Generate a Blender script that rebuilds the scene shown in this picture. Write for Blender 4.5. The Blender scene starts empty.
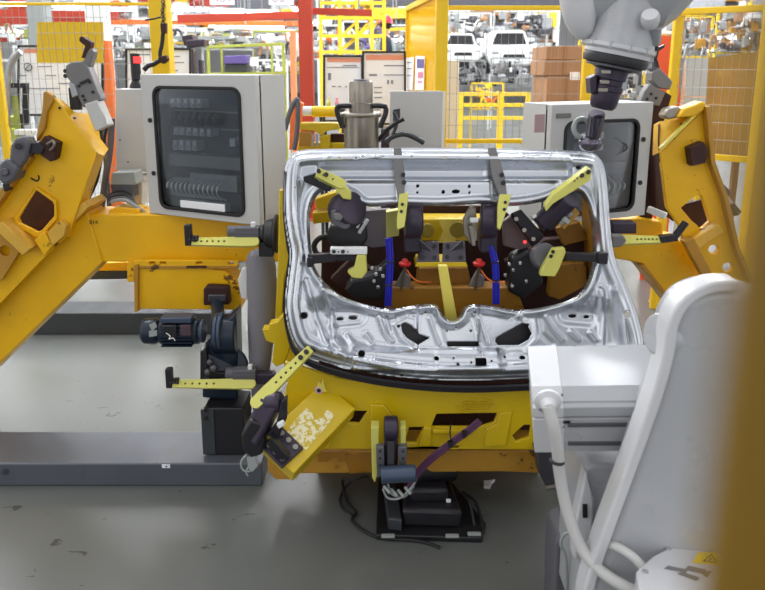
import bpy, bmesh, math, random
import numpy as np
from mathutils import Vector, Matrix, Quaternion
random.seed(7)
SC = bpy.context.scene
COL = SC.collection
R = math.radians
V = Vector

# ------------------------------------------------------------------ camera
CAM_H, PITCH, FPX, PCY = 1.75, R(12.0), 700.0, 214.0     # PCY: height of the optical axis in the frame (lens shift)
CAM = V((0, 0, CAM_H))
def ray(px, py):
    v = (PCY - py) / FPX
    return V(((px - 382.5) / FPX, math.cos(PITCH) + v * math.sin(PITCH), -math.sin(PITCH) + v * math.cos(PITCH)))
def P(px, py, Y):
    r = ray(px, py); return CAM + r * (Y / r.y)
def PZ(px, py, Z=0.0):
    r = ray(px, py); return CAM + r * ((Z - CAM_H) / r.z)
def MPP(Y):                       # metres per photo pixel at depth Y (approx.)
    return Y / 0.98 / FPX
cd = bpy.data.cameras.new('camera'); cam = bpy.data.objects.new('camera', cd); COL.objects.link(cam)
cam.location = CAM; cam.rotation_euler = (R(90) - PITCH, 0, 0)
cd.sensor_width = 36; cd.shift_y = -(295 - PCY) / 765; cd.lens = FPX / 765 * 36; cd.clip_start = 0.01; cd.clip_end = 200
cd.dof.use_dof = True; cd.dof.focus_distance = 3.0; cd.dof.aperture_fstop = cd.lens / 8.0
SC.camera = cam
SC.view_settings.view_transform = 'Standard'; SC.view_settings.look = 'None'
SC.view_settings.gamma = 1; SC.view_settings.use_curve_mapping = False
SC.view_settings.exposure = 0.5

# ------------------------------------------------------------------ materials
def srgb(c):
    f = lambda x: x / 12.92 if x <= 0.04045 else ((x + 0.055) / 1.055) ** 2.4
    return tuple(f(x / 255) for x in c) + (1,)
def mat(name, col, rough=0.5, metal=0.0, var=0.12, vscale=6.0, bump=0.0, bscale=60.0, rvar=0.1, chips=None, coat=0.0, spec=0.5, chipamt=0.63, chipscale=9.0):
    m = bpy.data.materials.new(name); m.use_nodes = True
    nt = m.node_tree; b = nt.nodes['Principled BSDF']; L = nt.links.new
    tc = nt.nodes.new('ShaderNodeTexCoord')
    base = srgb(col)
    n = nt.nodes.new('ShaderNodeTexNoise'); n.inputs['Scale'].default_value = vscale; n.inputs['Detail'].default_value = 6
    L(tc.outputs['Object'], n.inputs['Vector'])
    mx = nt.nodes.new('ShaderNodeMix'); mx.data_type = 'RGBA'
    mx.inputs[6].default_value = tuple(x * (1 - var) for x in base[:3]) + (1,)
    mx.inputs[7].default_value = tuple(min(1, x * (1 + var)) for x in base[:3]) + (1,)
    L(n.outputs['Fac'], mx.inputs[0])
    out = mx.outputs[2]
    if chips:
        n2 = nt.nodes.new('ShaderNodeTexNoise'); n2.inputs['Scale'].default_value = chipscale; n2.inputs['Detail'].default_value = 9
        n2.inputs['Roughness'].default_value = 0.65
        L(tc.outputs['Object'], n2.inputs['Vector'])
        cr = nt.nodes.new('ShaderNodeValToRGB'); cr.color_ramp.elements[0].position = chipamt; cr.color_ramp.elements[1].position = chipamt + 0.03
        L(n2.outputs['Fac'], cr.inputs[0])
        m2 = nt.nodes.new('ShaderNodeMix'); m2.data_type = 'RGBA'
        L(cr.outputs[0], m2.inputs[0]); L(out, m2.inputs[6]); m2.inputs[7].default_value = srgb(chips)
        out = m2.outputs[2]
    L(out, b.inputs['Base Color'])
    mr = nt.nodes.new('ShaderNodeMapRange'); mr.inputs['To Min'].default_value = max(0.02, rough - rvar); mr.inputs['To Max'].default_value = min(1, rough + rvar)
    n3 = nt.nodes.new('ShaderNodeTexNoise'); n3.inputs['Scale'].default_value = vscale * 1.7; n3.inputs['Detail'].default_value = 4
    L(tc.outputs['Object'], n3.inputs['Vector']); L(n3.outputs['Fac'], mr.inputs['Value']); L(mr.outputs['Result'], b.inputs['Roughness'])
    b.inputs['Metallic'].default_value = metal
    b.inputs['Specular IOR Level'].default_value = spec
    if coat: b.inputs['Coat Weight'].default_value = coat; b.inputs['Coat Roughness'].default_value = 0.1
    if bump:
        n4 = nt.nodes.new('ShaderNodeTexNoise'); n4.inputs['Scale'].default_value = bscale; n4.inputs['Detail'].default_value = 3
        L(tc.outputs['Object'], n4.inputs['Vector'])
        bp = nt.nodes.new('ShaderNodeBump'); bp.inputs['Strength'].default_value = bump; bp.inputs['Distance'].default_value = 0.01
        L(n4.outputs['Fac'], bp.inputs['Height']); L(bp.outputs['Normal'], b.inputs['Normal'])
    return m
def emit(name, col, s):
    m = bpy.data.materials.new(name); m.use_nodes = True; b = m.node_tree.nodes['Principled BSDF']
    b.inputs['Base Color'].default_value = srgb(col); b.inputs['Emission Color'].default_value = srgb(col); b.inputs['Emission Strength'].default_value = s
    return m
def glass(name, col, trans=0.8, rough=0.05):
    m = bpy.data.materials.new(name); m.use_nodes = True; nt = m.node_tree
    for n in list(nt.nodes):
        if n.type == 'BSDF_PRINCIPLED': nt.nodes.remove(n)
    o = nt.nodes['Material Output']
    t = nt.nodes.new('ShaderNodeBsdfTransparent'); t.inputs[0].default_value = srgb(col)
    g = nt.nodes.new('ShaderNodeBsdfGlossy'); g.inputs['Roughness'].default_value = rough
    fr = nt.nodes.new('ShaderNodeFresnel'); fr.inputs[0].default_value = 1.45
    mr = nt.nodes.new('ShaderNodeMath'); mr.operation = 'ADD'; mr.inputs[1].default_value = 0.0
    nt.links.new(fr.outputs[0], mr.inputs[0])
    mx = nt.nodes.new('ShaderNodeMixShader')
    nt.links.new(mr.outputs[0], mx.inputs[0]); nt.links.new(t.outputs[0], mx.inputs[1]); nt.links.new(g.outputs[0], mx.inputs[2])
    if trans < 1:
        d0 = nt.nodes.new('ShaderNodeBsdfDiffuse'); d0.inputs[0].default_value = srgb(col)
        d1 = nt.nodes.new('ShaderNodeBsdfTranslucent'); d1.inputs[0].default_value = srgb(col)
        d = nt.nodes.new('ShaderNodeMixShader'); nt.links.new(d0.outputs[0], d.inputs[1]); nt.links.new(d1.outputs[0], d.inputs[2])
        mx2 = nt.nodes.new('ShaderNodeMixShader'); mx2.inputs[0].default_value = 1 - trans
        nt.links.new(mx.outputs[0], mx2.inputs[1]); nt.links.new(d.outputs[0], mx2.inputs[2])
        nt.links.new(mx2.outputs[0], o.inputs[0])
    else: nt.links.new(mx.outputs[0], o.inputs[0])
    return m
M = {}
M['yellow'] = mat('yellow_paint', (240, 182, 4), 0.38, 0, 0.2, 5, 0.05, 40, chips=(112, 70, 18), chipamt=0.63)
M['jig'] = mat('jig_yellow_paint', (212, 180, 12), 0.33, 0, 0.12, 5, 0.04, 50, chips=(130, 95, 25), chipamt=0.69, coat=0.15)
M['lime'] = mat('lime_yellow_paint', (210, 206, 104), 0.4, 0, 0.1, 12, chips=(140, 130, 60), chipamt=0.7, chipscale=30)
M['paleyellow'] = mat('pale_yellow_paint', (228, 212, 96), 0.45, 0, 0.15, 14)
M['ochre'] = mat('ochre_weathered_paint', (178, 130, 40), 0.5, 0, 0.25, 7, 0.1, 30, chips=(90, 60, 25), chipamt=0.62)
M['fence_yellow'] = mat('fence_yellow_paint', (238, 196, 20), 0.4, 0, 0.05, 3)
M['post'] = mat('shaded_post_yellow', (122, 92, 8), 0.6, 0, 0.15, 8)  # yellow post in shade: the shade is put into the base colour
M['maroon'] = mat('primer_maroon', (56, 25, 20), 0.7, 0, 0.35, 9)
M['steel'] = mat('galvanised_steel', (202, 206, 213), 0.28, 0.95, 0.04, 3, 0.0, 90, rvar=0.05)
M['steel_dark'] = mat('dark_steel', (92, 92, 98), 0.4, 0.7, 0.2, 10)
M['machined'] = mat('machined_steel', (150, 144, 134), 0.32, 0.85, 0.18, 14)
M['chrome'] = mat('chrome', (205, 205, 210), 0.12, 1.0, 0.05, 5)
M['grey'] = mat('clamp_grey_paint', (118, 116, 116), 0.5, 0, 0.15, 15)
M['greymid'] = mat('mid_grey_paint', (92, 92, 98), 0.5, 0, 0.15, 12)
M['sleeve'] = mat('grey_sleeve_fabric', (128, 126, 134), 0.6, 0, 0.2, 6, 0.1, 30)
M['cabinet'] = mat('cabinet_light_grey_paint', (196, 196, 194), 0.5, 0, 0.03, 3)
M['white'] = mat('white_paint', (232, 234, 234), 0.4, 0, 0.04, 3)
M['robot'] = mat('robot_white_paint', (204, 205, 208), 0.33, 0, 0.05, 5, coat=0.3)
M['robotgrey'] = mat('robot_light_grey_paint', (172, 174, 178), 0.3, 0, 0.06, 5, coat=0.4)
M['black'] = mat('black_plastic', (26, 26, 30), 0.42, 0, 0.3, 15)
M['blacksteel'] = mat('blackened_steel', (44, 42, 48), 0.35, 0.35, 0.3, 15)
M['violet'] = mat('violet_black_steel', (58, 50, 66), 0.36, 0.3, 0.2, 12)
M['rubber'] = mat('black_rubber', (22, 22, 26), 0.6, 0, 0.2, 20)
M['navy'] = mat('dark_teal_motor_paint', (26, 40, 56), 0.32, 0.1, 0.2, 10)
M['navy2'] = mat('blue_grey_flange_paint', (62, 76, 98), 0.35, 0.2, 0.2, 10)
M['blue'] = mat('blue_air_hose', (38, 44, 190), 0.35, 0, 0.1, 10)
M['red'] = mat('red_paint', (200, 30, 30), 0.4, 0, 0.1, 8)
M['redcol'] = mat('red_oxide_column_paint', (176, 58, 36), 0.5, 0, 0.1, 4)
M['orange'] = mat('orange_paint', (226, 112, 44), 0.5, 0, 0.1, 4)
M['salmon'] = mat('orange_red_sheet', (238, 92, 48), 0.5, 0, 0.06, 4)
M['card'] = mat('brown_cardboard', (166, 126, 92), 0.8, 0, 0.15, 3)
M['wood'] = mat('pallet_wood', (150, 112, 74), 0.8, 0, 0.2, 5)
M['purple'] = mat('purple_crate_plastic', (98, 84, 150), 0.5, 0, 0.1, 5)
M['purplehose'] = mat('purple_hose', (86, 44, 82), 0.4, 0, 0.1, 8)
M['limebar'] = mat('lime_frame_paint', (168, 178, 72), 0.5, 0, 0.1, 4)
M['paper'] = mat('white_paper', (240, 240, 242), 0.7, 0, 0.02, 2)
M['ink'] = mat('grey_print_ink', (130, 132, 142), 0.7, 0, 0.05, 8)
M['inkdark'] = mat('black_print_ink', (24, 22, 24), 0.6, 0, 0.05, 8)
M['inkorange'] = mat('orange_print_ink', (226, 150, 120), 0.7, 0, 0.05, 8)
M['inkpink'] = mat('pink_print_ink', (214, 130, 150), 0.7, 0, 0.05, 8)
M['inkyellow'] = mat('yellow_print_ink', (240, 206, 50), 0.6, 0, 0.03, 8)
M['greysteel'] = mat('floor_rail_steel', (92, 96, 104), 0.38, 0.3, 0.2, 4, 0.04, 30, chips=(92, 94, 98), chipamt=0.64, chipscale=5)
M['greydark'] = mat('dark_grey_channel_paint', (62, 66, 70), 0.45, 0.2, 0.2, 5)
M['column'] = mat('grey_column_paint', (150, 156, 154), 0.5, 0, 0.08, 3)
M['skin'] = mat('skin', (206, 160, 132), 0.55, 0, 0.05, 6)
M['navycloth'] = mat('dark_blue_work_jacket', (38, 46, 64), 0.8, 0, 0.1, 9)
M['greycloth'] = mat('grey_work_vest', (150, 158, 160), 0.8, 0, 0.1, 9)
M['helmet'] = mat('red_hard_hat', (214, 40, 62), 0.3, 0, 0.05, 5)
M['hair'] = mat('dark_hair', (36, 28, 24), 0.7, 0, 0.2, 30)
M['carwhite'] = mat('white_body_panel', (238, 240, 242), 0.25, 0, 0.02, 2, coat=0.5)
M['silver'] = mat('cast_aluminium', (168, 170, 174), 0.42, 0.6, 0.25, 12)
M['wire'] = mat('fence_wire_galvanised', (150, 150, 146), 0.5, 0.4, 0.1, 5)
M['lamp'] = emit('lamp_tube', (250, 252, 255), 17)
M['lamphall'] = emit('hall_lamp_tube', (250, 252, 255), 30)
M['lampstrong'] = emit('bright_lamp_tube', (250, 252, 255), 36)
M['lampfar'] = emit('far_lamp_tube', (255, 252, 250), 9)
M['redlamp'] = emit('red_indicator', (255, 40, 40), 2.5)
M['glass'] = glass('smoked_window', (222, 226, 230), 1.0, 0.03)
M['plexi'] = glass('yellow_acrylic', (252, 220, 60), 0.45, 0.12)
M['amber'] = glass('amber_acrylic', (216, 190, 128), 0.6, 0.15)

# ------------------------------------------------------------------ mesh helpers
def frame(axis, up=None):
    a = V(axis).normalized()
    u = V(up) if up is not None else (V((0, 0, 1)) if abs(a.z) < 0.9 else V((0, 1, 0)))
    b = (u - a * u.dot(a)).normalized(); c = a.cross(b)
    return a, b, c
def catmull(pts, n=6, closed=True):
    pts = [V(p) for p in pts]; N = len(pts); out = []
    rng = range(N) if closed else range(N - 1)
    for i in rng:
        if closed: p0, p1, p2, p3 = pts[i - 1], pts[i], pts[(i + 1) % N], pts[(i + 2) % N]
        else: p0, p1, p2, p3 = pts[max(i - 1, 0)], pts[i], pts[i + 1], pts[min(i + 2, N - 1)]
        for k in range(n):
            t = k / n
            out.append(0.5 * ((2 * p1) + (p2 - p0) * t + (2 * p0 - 5 * p1 + 4 * p2 - p3) * t * t + (3 * p1 - p0 - 3 * p2 + p3) * t ** 3))
    if not closed: out.append(pts[-1])
    return out
LAST = {}
HOSTS = {'bolt': ('arm', 'plate', 'mounting_plate', 'hole_plate', 'body', 'stand_plate', 'tilted_plate', 'wrist_flange', 'connector_flange', 'edge_flange'), 'dowel': ('arm',), 'dark_hole_strip': ('arm',),
         'print': ('board', 'sheet'), 'print_circle': ('board',), 'print_mark': ('board',), 'screw': ('junction_box', 'housing'), 'slot_bar': ('body',), 'sticker': ('fan_cowl', 'motor_body'), 'rating_plate': ('motor_body',),
         'cooling_fin': ('motor_body',), 'lead': ('terminal_box',), 'tape': ('box',), 'label_sheet': ('box',), 'spindle_plug': ('tool_spindle',), 'warning_triangle': ('warning_plate',), 'tag': ('channel',), 'rivet': ('channel',), 'plug': ('channel',),
         'cover_cap': ('side_cover',), 'opening_rim': ('tilted_plate',), 'groove': ('motor_housing',), 'cap_seam': ('motor_end_cap',), 'grille': ('shell',), 'headlamp': ('shell',), 'mirror': ('cabin',), 'windscreen': ('cabin',), 'brake_plate': ('brake_cover',), 'vent_plug': ('gearbox',)}
def host(name, parent):
    if parent is not None and parent.type == 'EMPTY' and name in HOSTS:
        for h in reversed(LAST.get(parent.name, [])):
            if h.name.split('.')[0] in HOSTS[name]: return h
    return parent
class MB:
    def __init__(s): s.bm = bmesh.new()
    def _box(s, o, a, b, c):
        vs = [s.bm.verts.new(o + a * i + b * j + c * k) for i in (-.5, .5) for j in (-.5, .5) for k in (-.5, .5)]
        for q in ((0, 1, 3, 2), (4, 6, 7, 5), (0, 4, 5, 1), (2, 3, 7, 6), (0, 2, 6, 4), (1, 5, 7, 3)):
            s.bm.faces.new([vs[i] for i in q])
        return s
    def box(s, c, size, rot=None):
        m = rot if rot is not None else Matrix.Identity(3)
        return s._box(V(c), m @ V((size[0], 0, 0)), m @ V((0, size[1], 0)), m @ V((0, 0, size[2])))
    def bar(s, p0, p1, w, h, up=None):
        p0, p1 = V(p0), V(p1); a, b, c = frame(p1 - p0, up)
        return s._box((p0 + p1) / 2, p1 - p0, b * h, c * w)
    def cyl(s, p0, p1, r0, r1=None, seg=16, cap=True):
        p0, p1 = V(p0), V(p1); r1 = r0 if r1 is None else r1
        return s.lathe([(0, r0), ((p1 - p0).length, r1)], p0, p1 - p0, seg, cap)
    def lathe(s, prof, p0, axis, seg=20, cap=True):
        a, b, c = frame(axis); p0 = V(p0); rings = []
        for (d, r) in prof:
            rings.append([s.bm.verts.new(p0 + a * d + (b * math.cos(t) + c * math.sin(t)) * max(r, 1e-5)) for t in [2 * math.pi * k / seg for k in range(seg)]])
        for A, B in zip(rings, rings[1:]):
            for k in range(seg): s.bm.faces.new([A[k], A[(k + 1) % seg], B[(k + 1) % seg], B[k]])
        if cap:
            s.bm.faces.new(list(reversed(rings[0]))); s.bm.faces.new(rings[-1])
        return s
    def tube(s, pts, r, seg=8, n=5, smooth=True, taper=None):
        pts = catmull(pts, n, False) if smooth and len(pts) > 2 else [V(p) for p in pts]
        rings = []; pb = None; N = len(pts)
        for i, p in enumerate(pts):
            d = (pts[min(i + 1, N - 1)] - pts[max(i - 1, 0)]).normalized()
            if pb is None: _, b, c = frame(d)
            else:
                b = pb - d * pb.dot(d)
                b = b.normalized() if b.length > 1e-6 else frame(d)[1]
                c = d.cross(b)
            pb = b; rr = r if taper is None else r + (taper - r) * i / (N - 1)
            rings.append([s.bm.verts.new(p + (b * math.cos(t) + c * math.sin(t)) * rr) for t in [2 * math.pi * k / seg for k in range(seg)]])
        for A, B in zip(rings, rings[1:]):
            for k in range(seg): s.bm.faces.new([A[k], A[(k + 1) % seg], B[(k + 1) % seg], B[k]])
        s.bm.faces.new(list(reversed(rings[0]))); s.bm.faces.new(rings[-1])
        return s
    def prism(s, pts, vec):
        vec = V(vec); A = [s.bm.verts.new(V(p)) for p in pts]; B = [s.bm.verts.new(V(p) + vec) for p in pts]; n = len(A)
        s.bm.faces.new(A); s.bm.faces.new(list(reversed(B)))
        for i in range(n): s.bm.faces.new([A[i], B[i], B[(i + 1) % n], A[(i + 1) % n]])
        return s
    def plate(s, outline, holes, vec):
        vec = V(vec); t = bmesh.new(); es = []
        for loop in [outline] + list(holes):
            vs = [t.verts.new(V(p)) for p in loop]
            es += [t.edges.new((vs[i], vs[(i + 1) % len(vs)])) for i in range(len(vs))]
        bmesh.ops.triangle_fill(t, use_beauty=True, use_dissolve=False, edges=es)
        g = bmesh.ops.extrude_face_region(t, geom=list(t.faces), use_keep_orig=True)
        bmesh.ops.translate(t, vec=vec, verts=[v for v in g['geom'] if isinstance(v, bmesh.types.BMVert)])
        bmesh.ops.recalc_face_normals(t, faces=list(t.faces))
        me = bpy.data.meshes.new('t'); t.to_mesh(me); t.free(); s.bm.from_mesh(me); bpy.data.meshes.remove(me)
        return s
    def px(s, pts, Y, d, dirv=(0, 1, 0)):            # outline traced at depth Y, with a real thickness d
        return s.prism([P(x, y, Y) for x, y in pts], V(dirv).normalized() * d)
    def pxplate(s, pts, holes, Y, d, dirv=(0, 1, 0)):
        return s.plate([P(x, y, Y) for x, y in pts], [[P(x, y, Y) for x, y in h] for h in holes], V(dirv).normalized() * d)
    def pxbox(s, x0, y0, x1, y1, Y, d): return s.px([(x0, y0), (x1, y0), (x1, y1), (x0, y1)], Y, d)
    def ball(s, c, r, sc=(1, 1, 1), seg=16, rot=None):
        m = Matrix.Translation(V(c)) @ (rot.to_4x4() if rot is not None else Matrix.Identity(4)) @ Matrix.Diagonal((r * sc[0], r * sc[1], r * sc[2], 1))
        bmesh.ops.create_uvsphere(s.bm, u_segments=seg, v_segments=max(6, seg * 2 // 3), radius=1, matrix=m); return s
    def ring(s, c, axis, r, t, seg=24, k=8):
        a, b, cc = frame(axis); pts = [V(c) + (b * math.cos(q) + cc * math.sin(q)) * r for q in [2 * math.pi * i / seg for i in range(seg)]]
        rings = []
        for i, p in enumerate(pts):
            o = (p - V(c)).normalized()
            rings.append([s.bm.verts.new(p + (o * math.cos(2 * math.pi * j / k) + a * math.sin(2 * math.pi * j / k)) * t) for j in range(k)])
        for i in range(seg):
            A, B = rings[i], rings[(i + 1) % seg]
            for j in range(k): s.bm.faces.new([A[j], A[(j + 1) % k], B[(j + 1) % k], B[j]])
        return s
    def build(s, name, m, parent=None, bevel=0.0, seg=2, smooth=True, ang=35, subsurf=0):
        bmesh.ops.recalc_face_normals(s.bm, faces=list(s.bm.faces))
        parent = host(name, parent)
        if parent is not None:
            bmesh.ops.translate(s.bm, vec=-parent_loc(parent), verts=list(s.bm.verts))
        me = bpy.data.meshes.new(name); s.bm.to_mesh(me); s.bm.free()
        me.materials.append(M[m] if isinstance(m, str) else m)
        if smooth:
            me.shade_smooth(); me.set_sharp_from_angle(angle=R(ang))
        o = bpy.data.objects.new(name, me); COL.objects.link(o)
        if parent is not None:
            o.parent = parent; LAST.setdefault(parent.name, []).append(o)
        if bevel:
            b = o.modifiers.new('bevel', 'BEVEL'); b.width = bevel; b.segments = seg; b.limit_method = 'ANGLE'; b.angle_limit = R(40)
        if subsurf:
            q = o.modifiers.new('ss', 'SUBSURF'); q.levels = subsurf; q.render_levels = subsurf
        return o
def parent_loc(o):
    l = V((0, 0, 0))
    while o is not None: l += o.location; o = o.parent
    return l
def tag(o, label, cat, group=None, kind=None):
    o['label'] = label; o['category'] = cat
    if group: o['group'] = group
    if kind: o['kind'] = kind
    return o
def thing(name, label, cat, loc, group=None):
    o = bpy.data.objects.new(name, None); COL.objects.link(o); o.empty_display_size = 0.05
    o.location = V(loc); return tag(o, label, cat, group)
def circ(cx, cy, r, n=10, sx=1.0): return [(cx + r * sx * math.cos(2 * math.pi * i / n), cy + r * math.sin(2 * math.pi * i / n)) for i in range(n)]
def rrect(x0, y0, x1, y1, r, n=5):
    out = []
    for cx, cy, a0 in ((x1 - r, y1 - r, 0), (x0 + r, y1 - r, 90), (x0 + r, y0 + r, 180), (x1 - r, y0 + r, 270)):
        for k in range(n + 1):
            a = R(a0 + 90 * k / n); out.append((cx + r * math.cos(a), cy + r * math.sin(a)))
    return out
def struct(o): o['kind'] = 'structure'; return o
def text(s, loc, size, m, parent, rot, name='lettering', depth=0.0006):
    c = bpy.data.curves.new(name, 'FONT'); c.body = s; c.size = size; c.extrude = depth; c.align_x = 'CENTER'; c.align_y = 'CENTER'
    c.materials.append(M[m]); o = bpy.data.objects.new(name, c); COL.objects.link(o)
    me = bpy.data.meshes.new_from_object(o); o2 = bpy.data.objects.new(name, me); COL.objects.link(o2)
    bpy.data.objects.remove(o); bpy.data.curves.remove(c); o = o2
    o.parent = parent; o.location = V(loc) - parent_loc(parent); o.rotation_euler = rot; return o
FACE = (R(90), 0, 0)     # lettering that faces -Y
# ------------------------------------------------------------------ setting: floor, far wall, roof
def floor_mat():
    m = mat('painted_concrete_floor', (97, 100, 97), 0.32, 0, 0.1, 0.9, 0.03, 12, rvar=0.1)
    nt = m.node_tree; b = nt.nodes['Principled BSDF']; L = nt.links.new
    old = b.inputs['Base Color'].links[0].from_socket
    tc = nt.nodes.new('ShaderNodeTexCoord')
    n = nt.nodes.new('ShaderNodeTexNoise'); n.inputs['Scale'].default_value = 16; n.inputs['Detail'].default_value = 3; n.inputs['Distortion'].default_value = 0.6
    mp = nt.nodes.new('ShaderNodeMapping'); mp.inputs['Scale'].default_value = (0.7, 1.6, 1); mp.inputs['Rotation'].default_value = (0, 0, 0.5)
    L(tc.outputs['Object'], mp.inputs[0]); L(mp.outputs[0], n.inputs['Vector'])
    big = nt.nodes.new('ShaderNodeTexNoise'); big.inputs['Scale'].default_value = 1.1
    L(tc.outputs['Object'], big.inputs['Vector'])
    ad = nt.nodes.new('ShaderNodeMath'); ad.operation = 'MULTIPLY_ADD'; ad.inputs[1].default_value = 0.25; L(big.outputs['Fac'], ad.inputs[0]); L(n.outputs['Fac'], ad.inputs[2])
    cr = nt.nodes.new('ShaderNodeValToRGB'); cr.color_ramp.elements[0].position = 0.83; cr.color_ramp.elements[1].position = 0.87
    L(ad.outputs[0], cr.inputs[0])
    mx = nt.nodes.new('ShaderNodeMix'); mx.data_type = 'RGBA'; L(cr.outputs[0], mx.inputs[0]); L(old, mx.inputs[6]); mx.inputs[7].default_value = srgb((52, 52, 48))
    L(mx.outputs[2], b.inputs['Base Color'])
    return m
M['floor'] = floor_mat()
struct(MB().box((0, 20, -0.05), (60, 60, 0.1)).build('floor', 'floor', smooth=False))
M['wallfar'] = mat('far_wall_sheet', (206, 206, 208), 0.7, 0, 0.1, 0.5)
struct(MB().box((0, 46, 4.5), (60, 0.3, 9.2)).build('wall_back', 'wallfar', smooth=False))
M['ceil'] = mat('roof_sheet', (150, 150, 150), 0.7, 0, 0.1, 0.5)
struct(MB().box((0, 30, 9.2), (60, 40, 0.2)).build('ceiling', 'ceil', smooth=False))
# hall light: noise of bright and dark patches added for panel reflections; lamps overhead
w = bpy.data.worlds.new('hall'); SC.world = w; w.use_nodes = True
nt = w.node_tree; tc = nt.nodes.new('ShaderNodeTexCoord'); nz = nt.nodes.new('ShaderNodeTexNoise'); nz.inputs['Scale'].default_value = 2.2; nz.inputs['Detail'].default_value = 1.5
mpg = nt.nodes.new('ShaderNodeMapping'); mpg.inputs['Scale'].default_value = (1, 1, 2.2); nt.links.new(tc.outputs['Generated'], mpg.inputs[0]); nt.links.new(mpg.outputs[0], nz.inputs['Vector'])
crp = nt.nodes.new('ShaderNodeValToRGB'); crp.color_ramp.elements[0].position = .36; crp.color_ramp.elements[0].color = (.16, .17, .20, 1); crp.color_ramp.elements[1].position = .60; crp.color_ramp.elements[1].color = (1.0, 1.0, 1.0, 1)
nt.links.new(nz.outputs['Fac'], crp.inputs[0]); nt.links.new(crp.outputs[0], nt.nodes['Background'].inputs[0]); nt.nodes['Background'].inputs[1].default_value = 1.15

# ------------------------------------------------------------------ the pressed tailgate inner panel
TO, TU = V((0.22, 2.35, 0.637)), V((1, 0, 0))
TW = V((0, 0.27, 0.81)).normalized(); TN = TU.cross(TW)
def tp(px, py, h=0.0):
    r = ray(px, py); t = (TO + TN * h - CAM).dot(TN) / r.dot(TN); q = CAM + r * t - TO
    return (q.dot(TU), q.dot(TW))
def T3(u, w, h=0.0): return TO + TU * u + TW * w + TN * h
def TPX(px, py, h=0.0): return T3(*tp(px, py), h)
def cat2(pts, n=6): return [(p.x, p.y) for p in catmull([V((a, b, 0)) for a, b in pts], n, True)]
out_px = [(284, 172), (290, 156), (302, 150), (330, 148.5), (400, 147.5), (480, 148), (550, 149.5), (588, 152), (600, 158), (606, 172), (609, 200),
          (612, 238), (617, 262), (628, 288), (638, 316), (644, 344), (640, 366), (612, 376), (570, 379), (530, 379), (480, 381), (436, 380.5), (390, 376.5),
          (352, 370), (322, 362), (303, 354), (293, 343), (287, 326), (284, 305), (286, 282), (289, 254), (286, 236), (283, 210)]
in_px = [(314.5, 200), (322, 192), (336, 190), (352, 197), (366, 206), (396, 205.5), (440, 206.5), (480, 204), (508, 206), (540, 202), (566, 193), (578, 193), (586, 205),
         (591, 224), (592.5, 244), (592, 262), (585, 285), (571, 299), (545, 307), (518, 310), (492, 306), (474, 304), (465, 307), (459, 317), (451, 320), (444, 316), (438, 306), (430, 303.5), (410, 306),
         (391, 309), (368, 305), (350, 299.5), (336, 292), (322, 279), (314, 264), (310.5, 240), (310.5, 215)]
OUTL = [tp(*p, -.028) for p in cat2(out_px, 8)]; INL = [tp(*p, -.022) for p in cat2(in_px, 8)]
hole_px = [[(401, 325), (405, 322.5), (412, 326), (419, 334), (430, 338), (424, 341.5), (418, 345), (407, 338), (402.5, 332)],
           [(497, 338), (523, 323.5), (528, 324), (533, 334), (530, 340), (520, 345.5), (499, 345.5), (496, 342)],
           rrect(447, 341.5, 480, 346.5, 1), rrect(474, 357, 485, 364, 1),
           circ(304.5, 315.5, 3.4, 14, 1.1), circ(339.5, 319.3, 1.6, 12, 2.3), circ(352.5, 318.2, 2.0, 12, 2.3), circ(362, 352.5, 3.2, 14, 1.1), circ(436, 357.5, 2.3, 12, 1.1),
           circ(522, 357.3, 2.0, 12, 1.6), circ(575, 316.3, 1.9, 12, 2.3), circ(589, 317.3, 1.6, 12, 2), circ(576, 349, 2.3, 12, 1.2), circ(597, 349.3, 2.9, 14, 1.2), circ(625, 314, 3.8, 14, 1.15),
           circ(455.5, 192, 1.9, 12, 2.2), circ(443, 192.5, 1.9), circ(417.5, 186.5, 1.6), circ(417.3, 193, 1.3), circ(469, 187, 1.6), circ(469, 193, 1.3),
           circ(340, 160, 1.2), circ(356.5, 160.2, 1.2), circ(411, 158.5, 1.2, 10, 1.4), circ(444.5, 159.7, 1.2), circ(477, 158.6, 1.2), circ(531, 160, 1.2), circ(547, 160.5, 1.2), circ(578, 168, 1.6, 10, 2),
           circ(296, 189, 1.1), circ(402, 377 - 1.5, 1.5, 10, 1.6), circ(457, 363, 1.3), circ(470, 361, 1.2), circ(490, 360, 1.3), circ(504.5, 356.5, 1.4), circ(453, 357, 1.0),
           circ(447, 331, 1.1), circ(456, 327.5, 1.1), circ(471, 331, 1.3), circ(475, 312.5, 1.3), circ(425.5, 312.5, 1.3), circ(399, 326.3, 1.2, 10, 1.5), circ(529, 325.2, 1.2, 10, 1.5)]
HOLES = [[tp(*p, -.02) for p in h] for h in hole_px]
def seg_dist(px, py, poly, closed=True):
    best = np.full(px.shape, 1e9); bx = np.zeros(px.shape); by = np.zeros(px.shape); ins = np.zeros(px.shape, bool)
    n = len(poly)
    for i in range(n if closed else n - 1):
        x0, y0 = poly[i]; x1, y1 = poly[(i + 1) % n]; dx, dy = x1 - x0, y1 - y0
        l = dx * dx + dy * dy + 1e-15; t = np.clip(((px - x0) * dx + (py - y0) * dy) / l, 0, 1)
        qx, qy = x0 + t * dx, y0 + t * dy; d = (px - qx) ** 2 + (py - qy) ** 2
        m = d < best; best = np.where(m, d, best); bx = np.where(m, qx, bx); by = np.where(m, qy, by)
        if closed:
            c = ((y0 > py) != (y1 > py)) & (px < dx * (py - y0) / (dy if abs(dy) > 1e-12 else 1e-12) + x0); ins ^= c
    return np.sqrt(best), bx, by, ins
def sst(a, b, x):
    t = np.clip((x - a) / (b - a), 0, 1); return t * t * (3 - 2 * t)
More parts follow.
